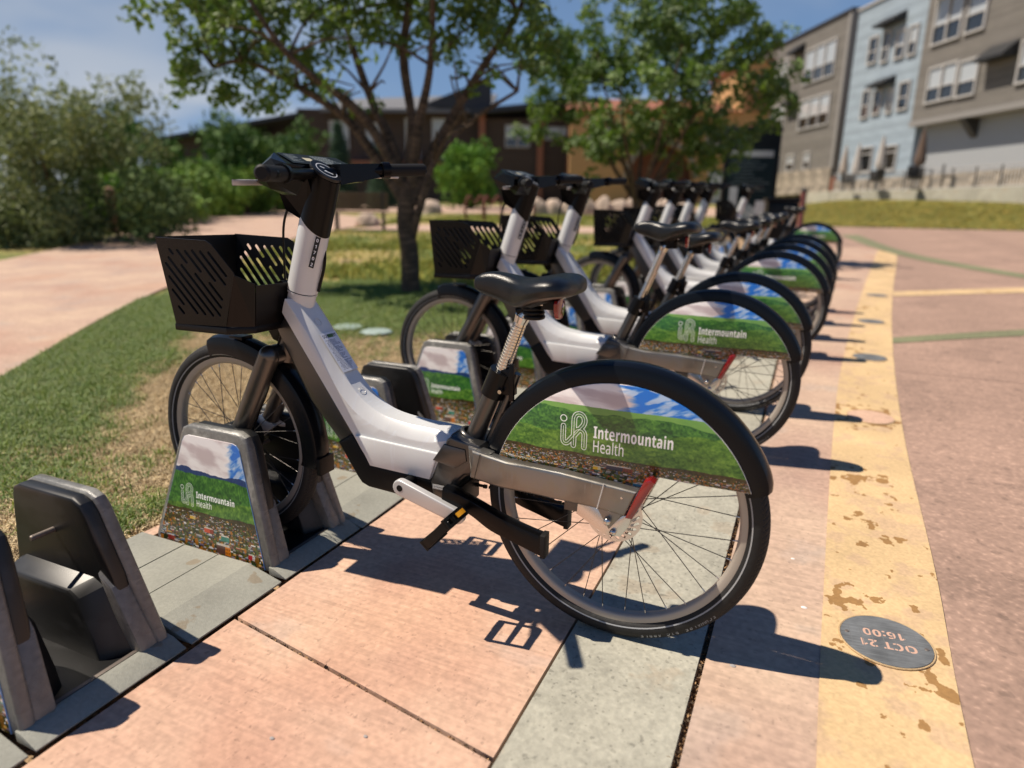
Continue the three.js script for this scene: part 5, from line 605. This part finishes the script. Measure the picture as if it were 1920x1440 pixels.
  const um = (s, z, y1, c, l) => { const [x, zz] = at(s, z), U = thing('patio_parasol', l, 'parasol', [x, 2.15, zz], 0, 'folded patio parasols'); part('pole', rod([0, 0, 0], [0, y1 - 2.15 + 0.05, 0], 0.025, 0.022, 8), M.frame, U); const rows = []; for (let i = 0; i <= 12; i++) { const t = i / 12, row = []; for (let k = 0; k <= 32; k++) { const a = k / 32 * 6.2832, r = (0.02 + 0.20 * Math.pow(t, 0.8) - 0.09 * sst(0.86, 1, t)) * (1 + 0.28 * Math.cos(8 * a)); row.push([Math.cos(a) * r, y1 - 2.15 - t * 1.65, Math.sin(a) * r]); } rows.push(row); } part('folded_canopy', surf(rows), c, U); part('base', ring([[0.01, 0], [0.25, 0], [0.25, 0.06], [0.01, 0.07]], 20).rotateX(-Math.PI / 2), M.pipe, U); };
  const tan = mat([0.42, 0.36, 0.31], 0.9), br = mat([0.16, 0.11, 0.085], 0.9), cr = mat([0.50, 0.46, 0.42], 0.9); um(10.3, 1.6, 4.75, tan, 'folded tan parasol by the glass patio door'); um(11.9, 1.8, 4.7, cr, 'folded cream parasol beside the tan one'); um(14.3, 2.0, 4.85, cr, 'folded cream parasol where the blue wall ends'); um(17.6, 2.2, 4.85, br, 'folded dark brown parasol before the corrugated wall');
  // patio chairs, far and small
  const ch = new THREE.Group(); part('seat', rbox(0, 0.45, 0, 0.5, 0.05, 0.5, 0.01), M.pipe, ch); part('backrest', rbox(0, 0.72, -0.24, 0.5, 0.45, 0.04, 0.01), M.pipe, ch); for (const a of [-1, 1]) for (const c of [-1, 1]) part('leg', rod([a * 0.22, 0, c * 0.22], [a * 0.22, 0.45, c * 0.22], 0.02, 0.02, 6), M.pipe, ch);
  [13.2, 14.2, 15.6, 16.6, 18.4, 19.4, 20.6].forEach((s, i) => { const c = i ? ch.clone() : ch; c.name = numbered('patio_chair'); const [x, z] = at(s, 2.9 + (i % 2) * 0.7); c.position.set(x, 2.13, z); c.rotation.y = i * 1.3; scene.add(c); tag(c, 'dark patio chair behind the railing on the raised patio', 'chair', 'chairs on the raised patio'); });
}
{ // dark timber lodge
  const L = thing('timber_lodge', 'dark brown timber lodge with grey shed roofs behind the trees', 'building', [-41.5, 0, -43.0], 24.15 * Math.PI / 180);
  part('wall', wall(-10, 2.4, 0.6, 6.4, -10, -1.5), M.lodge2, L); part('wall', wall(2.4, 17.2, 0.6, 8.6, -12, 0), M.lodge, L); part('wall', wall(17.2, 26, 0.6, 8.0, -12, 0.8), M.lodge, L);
  const roofP = (name, pts, m) => part(name, new ConvexGeometry(pts.map((p) => V(...p))), m, L);
  roofP('roof', [[4.6, 8.5, 1.2], [18.2, 8.6, 1.2], [5.4, 10.1, -5], [18.6, 10.7, -5], [4.6, 8.2, 1.2], [18.2, 8.3, 1.2], [5.4, 9.8, -5], [18.6, 10.4, -5]], M.roof); roofP('fascia', [[12.4, 8.7, 1.25], [18.3, 11.0, 1.25], [18.3, 8.6, 1.25], [12.4, 8.7, 0.9], [18.3, 11.0, 0.9], [18.3, 8.6, 0.9]], M.fascia);
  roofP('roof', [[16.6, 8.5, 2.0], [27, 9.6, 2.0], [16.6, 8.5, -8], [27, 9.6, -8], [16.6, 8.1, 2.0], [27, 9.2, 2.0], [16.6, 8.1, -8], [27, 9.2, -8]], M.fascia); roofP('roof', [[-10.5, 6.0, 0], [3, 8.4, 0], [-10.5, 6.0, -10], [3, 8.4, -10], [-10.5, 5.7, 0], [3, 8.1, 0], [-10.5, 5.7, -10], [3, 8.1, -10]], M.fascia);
  for (const w of [[5.0, 5.4, 6.6, 7.7, 1], [8.0, 5.2, 9.4, 7.6, 1], [11.2, 4.9, 12.4, 8.0, 1], [13.4, 4.9, 14.6, 8.0, 1]]) win(L, ...w, 0, 0.4); for (const w of [[19.4, 5.8, 21.4, 7.5, 2], [22.6, 6.4, 25, 7.4, 2]]) win(L, ...w, 0.8, 0.4); win(L, -1.5, 4.4, -0.2, 6.2, 1, -1.5, 0.4);
  for (const s of [17.3, 22, 25.8]) part('column', wall(s, s + 0.5, 0.6, 8.2, 0.82, 1.2), M.trim, L); part('balcony', wall(4, 16.5, 4.3, 4.6, 0.01, 1.1), M.trim, L);
}
{ // ochre stucco building with an arch
  const O = thing('stucco_building', 'ochre stucco building with a round arched entrance behind the plaza tree', 'building', [-18.4, 0, -49.7], 24.2 * Math.PI / 180);
  const arch = []; for (let i = 0; i <= 16; i++) { const a = Math.PI * i / 16; arch.push([7.7 + 2.5 * Math.cos(a), 3.4 + 2.5 * Math.sin(a)]); } arch.push([5.2, 1.2], [10.2, 1.2]);
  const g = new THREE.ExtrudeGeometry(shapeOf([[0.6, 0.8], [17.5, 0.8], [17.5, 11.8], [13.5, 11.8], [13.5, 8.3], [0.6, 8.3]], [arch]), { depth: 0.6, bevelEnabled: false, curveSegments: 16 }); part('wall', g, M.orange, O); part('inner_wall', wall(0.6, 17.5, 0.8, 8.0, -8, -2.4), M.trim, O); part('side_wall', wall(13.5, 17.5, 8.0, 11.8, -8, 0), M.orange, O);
  const rim = []; for (let i = 0; i <= 16; i++) { const a = Math.PI * i / 16; rim.push([7.7 + 2.9 * Math.cos(a), 3.4 + 2.9 * Math.sin(a)]); } part('arch_trim', new THREE.ExtrudeGeometry(shapeOf([...rim, ...arch.slice(0, 17).reverse()]), { depth: 0.2, bevelEnabled: false }).translate(0, 0, 0.6), M.stone, O);
  part('roof', new ConvexGeometry([[0, 8.3, 1], [13.6, 8.3, 1], [0, 8.3, -8], [13.6, 8.3, -8], [1, 9.6, -3], [12, 9.6, -3]].map((p) => V(...p))), M.trim, O); part('roof_cap', wall(13.2, 17.8, 11.8, 12.0, -8, 0.9), M.trim, O);
  for (const w of [[2, 5.2, 3.8, 7, 2], [11, 5.2, 12.8, 7, 2], [14.4, 8.6, 16.6, 10.8, 2], [14.4, 5.2, 16.6, 7, 2]]) win(O, ...w, 0.6, 0.4, true); part('door', rbox(12.2, 2.7, 0.68, 1.6, 2.5, 0.12, 0.02), M.pale, O); part('balcony_slats', J([0, 1, 2, 3, 4].map((i) => box(15.5, 8.4 + i * 0.32, 0.95, 3.4, 0.14, 0.08))), M.trim, O);
}
// ---------- kiosk, plates, benches and small things ----------
{
  const kio = mat(0xffffff, 0.7, 0, { specularIntensity: 0.3, map: ctex(canvas(512, 1024, (g, w, h) => { g.fillStyle = '#0b1416'; g.fillRect(0, 0, w, h); g.fillStyle = '#0f2226'; g.fillRect(30, 190, 452, 760); g.fillStyle = '#9aa3a0'; g.fillRect(50, 210, 410, 60); g.fillStyle = '#5d6b6c'; for (let i = 0; i < 9; i++) { const y = 310 + i * 34; for (let x = 70 + (i % 3) * 16; x < 240 + hash(i, 1, 2) * 180;) { const l = 8 + hash(i, x | 0, 3) * 30; g.fillRect(x, y, l, 10); x += l + 8; } } g.fillStyle = '#b9c3c4'; g.fillRect(60, 560, 80, 380); g.fillRect(330, 690, 130, 250); g.fillStyle = '#8fa0a2'; g.beginPath(); g.moveTo(140, 820); g.lineTo(210, 700); g.lineTo(330, 760); g.lineTo(330, 940); g.lineTo(140, 940); g.fill(); g.strokeStyle = '#dfe5e4'; g.lineWidth = 6; g.beginPath(); g.moveTo(150, 900); g.lineTo(220, 780); g.lineTo(280, 840); g.lineTo(360, 720); g.stroke(); }), -0.62, 0.0, 1.24, 2.5) });
  const k = thing('map_kiosk', 'tall black map kiosk with white lettering at the end of the dock row', 'kiosk', [-1.3, HT(0, -16.6) - 0.02, -16.6], 0.34); part('cabinet', rbox(0, 1.27, 0, 1.3, 2.54, 0.2, 0.02), M.dark, k); part('poster', extr([[-0.6, 0.08], [0.6, 0.08], [0.6, 2.46], [-0.6, 2.46]], 0.1005, 0.106, 0.001), kio, k); part('plinth', rbox(0, 0.05, 0, 1.4, 0.1, 0.3, 0.01), M.pipe, k);
  const p = thing('bollard_post', 'dark red steel post with rounded cap beside the far end of the bicycles', 'post', [-0.1, HT(0, -20.8) - 0.01, -20.8]); part('shaft', rod([0, 0, 0], [0, 1.05, 0], 0.085, 0.085, 16), mat([0.16, 0.05, 0.045], 0.6), p); part('cap', new THREE.SphereGeometry(0.10, 16, 10, 0, 7, 0, 1.7).translate(0, 1.04, 0), M.pipe, p);
  const bn = thing('litter_bin', 'square black litter bin past the last bicycle', 'bin', [-0.28, HT(0, -12) - 0.005, -12.0], 0.2); part('body', rbox(0, 0.42, 0, 0.52, 0.84, 0.52, 0.02), M.black, bn); part('lid', rbox(0, 0.88, 0, 0.56, 0.07, 0.56, 0.02), M.black, bn);
}
{ // round calendar plates let into the yellow band
  const plateMat = (l1, l2) => mat(0xffffff, 0.6, 0.1, { map: ctex(canvas(512, 512, (g) => { const im = g.createImageData(512, 512); for (let j = 0; j < 512; j++) for (let i = 0; i < 512; i++) { const k = 106 + 34 * (fbm(i / 512, j / 512, 6, 90, 3, 3) - 0.5) + 44 * (fbm(i / 512, j / 512, 5, 5, 5, 6) - 0.5), o = (j * 512 + i) * 4; im.data.set([k * 0.97, k * 1.0, k * 1.02, 255], o); } g.putImageData(im, 0, 0); g.fillStyle = '#c9a38f'; g.textAlign = 'center'; g.font = 'bold 98px sans-serif'; if (l1) { g.fillText(l1, 256, 236); g.fillText(l2, 256, 352); g.fillStyle = 'rgb(106,108,109)'; for (let x = 60; x < 460; x += 62) g.fillRect(x + 20, 150, 5, 220); } }), -0.1, -0.1, 0.2, 0.2) });
  const plates = [[0.612, -0.235, 'OCT 21', '16:00', 'round grey metal calendar plate stamped OCT 21 16:00 in the yellow band'], [0.687, -2.06, null, null, 'round calendar recess filled with pale pink concrete, ochre flakes round it'], [0.76, -3.38, '', '', 'dark calendar plate, next after the pink recess'], [0.85, -4.76, '', '', 'dark calendar plate, second after the pink recess'], [1.0, -6.38, '', '', 'dark calendar plate, third after the pink recess']];
  const dark = plateMat('', '');
  plates.forEach(([x, z, a, b, l], i) => { const T = thing('calendar_plate', l, 'plate', [x, HT(x, z) + 0.0065, z], 0.12, 'calendar plates in the yellow band'); T.rotation.x = z < -0.25 ? 0.029 : 0.0; const g = new THREE.CylinderGeometry(0.0985, 0.1, 0.004, 48, 1), u = g.attributes.uv, p = g.attributes.position; for (let k = 0; k < p.count; k++) u.setXY(k, -p.getX(k), p.getZ(k)); part('disc', g, a === null ? M.pink : a ? plateMat(a, b) : dark, T).position.y = 0.001; part('rim', new THREE.TorusGeometry(0.1015, 0.0025, 6, 48).rotateX(Math.PI / 2), M.ochre, T); if (a) for (const s of [-1, 1]) part('screw', rod([s * 0.084, 0.003, s * 0.01], [s * 0.084, 0.0045, s * 0.01], 0.0055, 0.0045, 12), M.steel, T); });
}
{ // bench, racks, rocks, posts
  const wood = mat([0.13, 0.085, 0.05], 0.8), b = thing('park_bench', 'dark brown slatted park bench by the path behind the first handlebar', 'bench', [-10.6, terr(-10.6, -13.3) + 0.012, -13.3], 0.55);
  for (let i = 0; i < 4; i++) part('back_slat', rbox(0, 0.55 + i * 0.115, 0.25, 1.5, 0.095, 0.03, 0.006), wood, b); for (let i = 0; i < 4; i++) part('seat_slat', rbox(0, 0.45, -0.22 + i * 0.12, 1.5, 0.03, 0.1, 0.006), wood, b); for (const s of [-0.6, 0.6]) { part('leg', rbox(s, 0.22, 0.2, 0.06, 0.44, 0.06, 0.01), M.pipe, b); part('leg', rbox(s, 0.22, -0.22, 0.06, 0.44, 0.06, 0.01), M.pipe, b); part('back_post', rbox(s, 0.72, 0.272, 0.05, 0.5, 0.02, 0.006), M.pipe, b); }
  const rust = mat([0.17, 0.055, 0.04], 0.7, 0.3); [[-10.3, -19.3, 0.3], [-9.5, -19.0, 0.9], [-8.6, -19.6, 0.1]].forEach(([x, z, r], i) => { const k = thing('bike_rack', 'rust-red bent steel hoop rack on the lawn across the path', 'bike rack', [x, terr(x, z) - 0.02, z], r, 'rust-red hoop racks'); part('hoop', tube([[-0.28, 0, 0], [-0.34, 0.45, 0.03], [-0.2, 0.85, 0], [0, 0.62, -0.03], [0.2, 0.85, 0], [0.34, 0.45, 0.03], [0.28, 0, 0]], 0.045, 50, 10), rust, k); part('foot', J([box(-0.28, 0.012, 0, 0.14, 0.024, 0.14), box(0.28, 0.012, 0, 0.14, 0.024, 0.14)]), rust, k); });
  const rockC = dtex(256, 256, (u, v) => { const k = 0.8 + 0.4 * (fbm(u, v, 6, 6, 6, 77) - 0.5); return [0.86 * k, 0.77 * k, 0.69 * k]; }), rm = mat(0xffffff, 0.95, 0, { map: sized(rockC, 1) });
  const rock = (x, z, w, h, l, grp) => { const g = new THREE.IcosahedronGeometry(1, 3), p = g.attributes.position; for (let i = 0; i < p.count; i++) { const v = V(p.getX(i), p.getY(i), p.getZ(i)), n = 1 + 0.5 * (wn(v.x * 1.6 + x * 7, v.y * 1.6 + v.z * 2 + z, 4, 88) - 0.5); p.setXYZ(i, v.x * n * w, Math.max(-0.3, v.y * n) * h, v.z * n * w * 0.8); } g.computeVertexNormals(); const m = single('boulder', g, rm, l, 'boulder', grp); m.position.set(x, terr(x, z) + h * 0.2, z); };
  for (let i = 0; i < 9; i++) rock(-10.8 + i * 0.62, -26.2 - i * 0.35, 0.42 + 0.1 * hash(i, 1, 1), 0.52 + 0.12 * hash(i, 2, 1), 'pale tan boulder in the long row behind the second bicycle', 'boulder row'); rock(-6.0, -27, 0.75, 0.5, 'big rounded pale boulder seen between the far steering columns'); rock(-4.7, -27, 0.5, 0.45, 'pale boulder next to the big rounded one'); rock(-15.5, -25, 0.6, 0.5, 'pale boulder under the round clipped tree'); rock(-11.6, -15.0, 0.4, 0.32, 'pale rock behind the park bench');
  for (const [x, z, m, h, w, l] of [[-15.0, -9.55, mat([0.16, 0.085, 0.05], 0.9), 1.05, 0.16, 'weathered brown wooden post between the shrubs'], [-15.1, -10.5, M.pale, 0.95, 0.2, 'pale grey post beside the brown wooden one']]) { const P = thing('path_post', l, 'post', [x, terr(x, z) - 0.02, z], 0.4); part('shaft', rbox(0, h / 2, 0, w, h, w, 0.015), m, P); part('cap', new THREE.ConeGeometry(w * 0.75, 0.08, 4).rotateY(0.785).translate(0, h + 0.04, 0), m, P); }
  for (const [x, z, l] of [[-2.86, -2.70, 'pale green round irrigation box lid in the grass, the farther of two'], [-2.56, -2.64, 'pale green round irrigation box lid in the grass, nearer the docks']]) { const T = thing('valve_lid', l, 'lid', [x, terr(x, z) + 0.018, z]); part('lid', ring([[0.001, 0.018], [0.10, 0.016], [0.118, 0.008], [0.12, 0]], 32).rotateX(-Math.PI / 2), mat([0.30, 0.38, 0.36], 0.6), T); part('collar', new THREE.TorusGeometry(0.126, 0.008, 6, 32).rotateX(Math.PI / 2), M.dark, T); }
}
{ // litter caught in the joints, a few stones
  const pts = [], bits = clump(1, 0.012, 0.006, 0, 91); for (let i = 0; i < 5200; i++) { const z = rr(-6, 1.6); if (wn(z * 5, 2, 3, 5) < 0.42 && rnd() < 0.7) continue; pts.push([0.220 + rr(-0.007, 0.007), HT(0, z) - rr(0.0, 0.02), z]); } for (let i = 0; i < 1500; i++) { const t = rnd(), z = 0.354 + t * 0.125; pts.push([mix(-0.862, -0.094, t), rr(-0.016, -0.006), z + rr(-0.004, 0.004)]); }
  const im = crownMesh(pts, bits, mat([0.16, 0.11, 0.065], 0.9, 0, { side: THREE.DoubleSide }), scene, 'joint_litter', [[1, 1, 1], [1.8, 1.5, 1.2], [0.5, 0.5, 0.5], [2.6, 2.3, 1.9]], [0.4, 1.1]); im.userData = { kind: 'stuff', label: 'dry leaf litter and grit caught in the paving joints', category: 'litter' };
  const st = new THREE.IcosahedronGeometry(1, 1), sm = mat([0.30, 0.28, 0.27], 0.8), wm = mat([0.72, 0.68, 0.64], 0.8); [[0.287, 0.010, 0.0055, sm, 'small grey pebble on the mauve paving beside the grey band'], [0.43, -0.305, 0.006, wm, 'white paint chip near the shadow of the rear wheel'], [0.395, -0.55, 0.0045, wm, 'tiny white chip behind the rear tyre'], [-0.50, 0.61, 0.004, sm, 'dark crumb on the pink slab near the plank deck'], [-0.34, 0.53, 0.0035, sm, 'dark crumb beside the slab crack']].forEach(([x, z, r, m, l]) => { const g = st.clone(); g.scale(r * 1.4, r * 0.5, r); single('paving_pebble', g, m, l, 'pebble').position.set(x, HT(x, z) + r * 0.45, z); });
}
renderer.render(scene, camera);
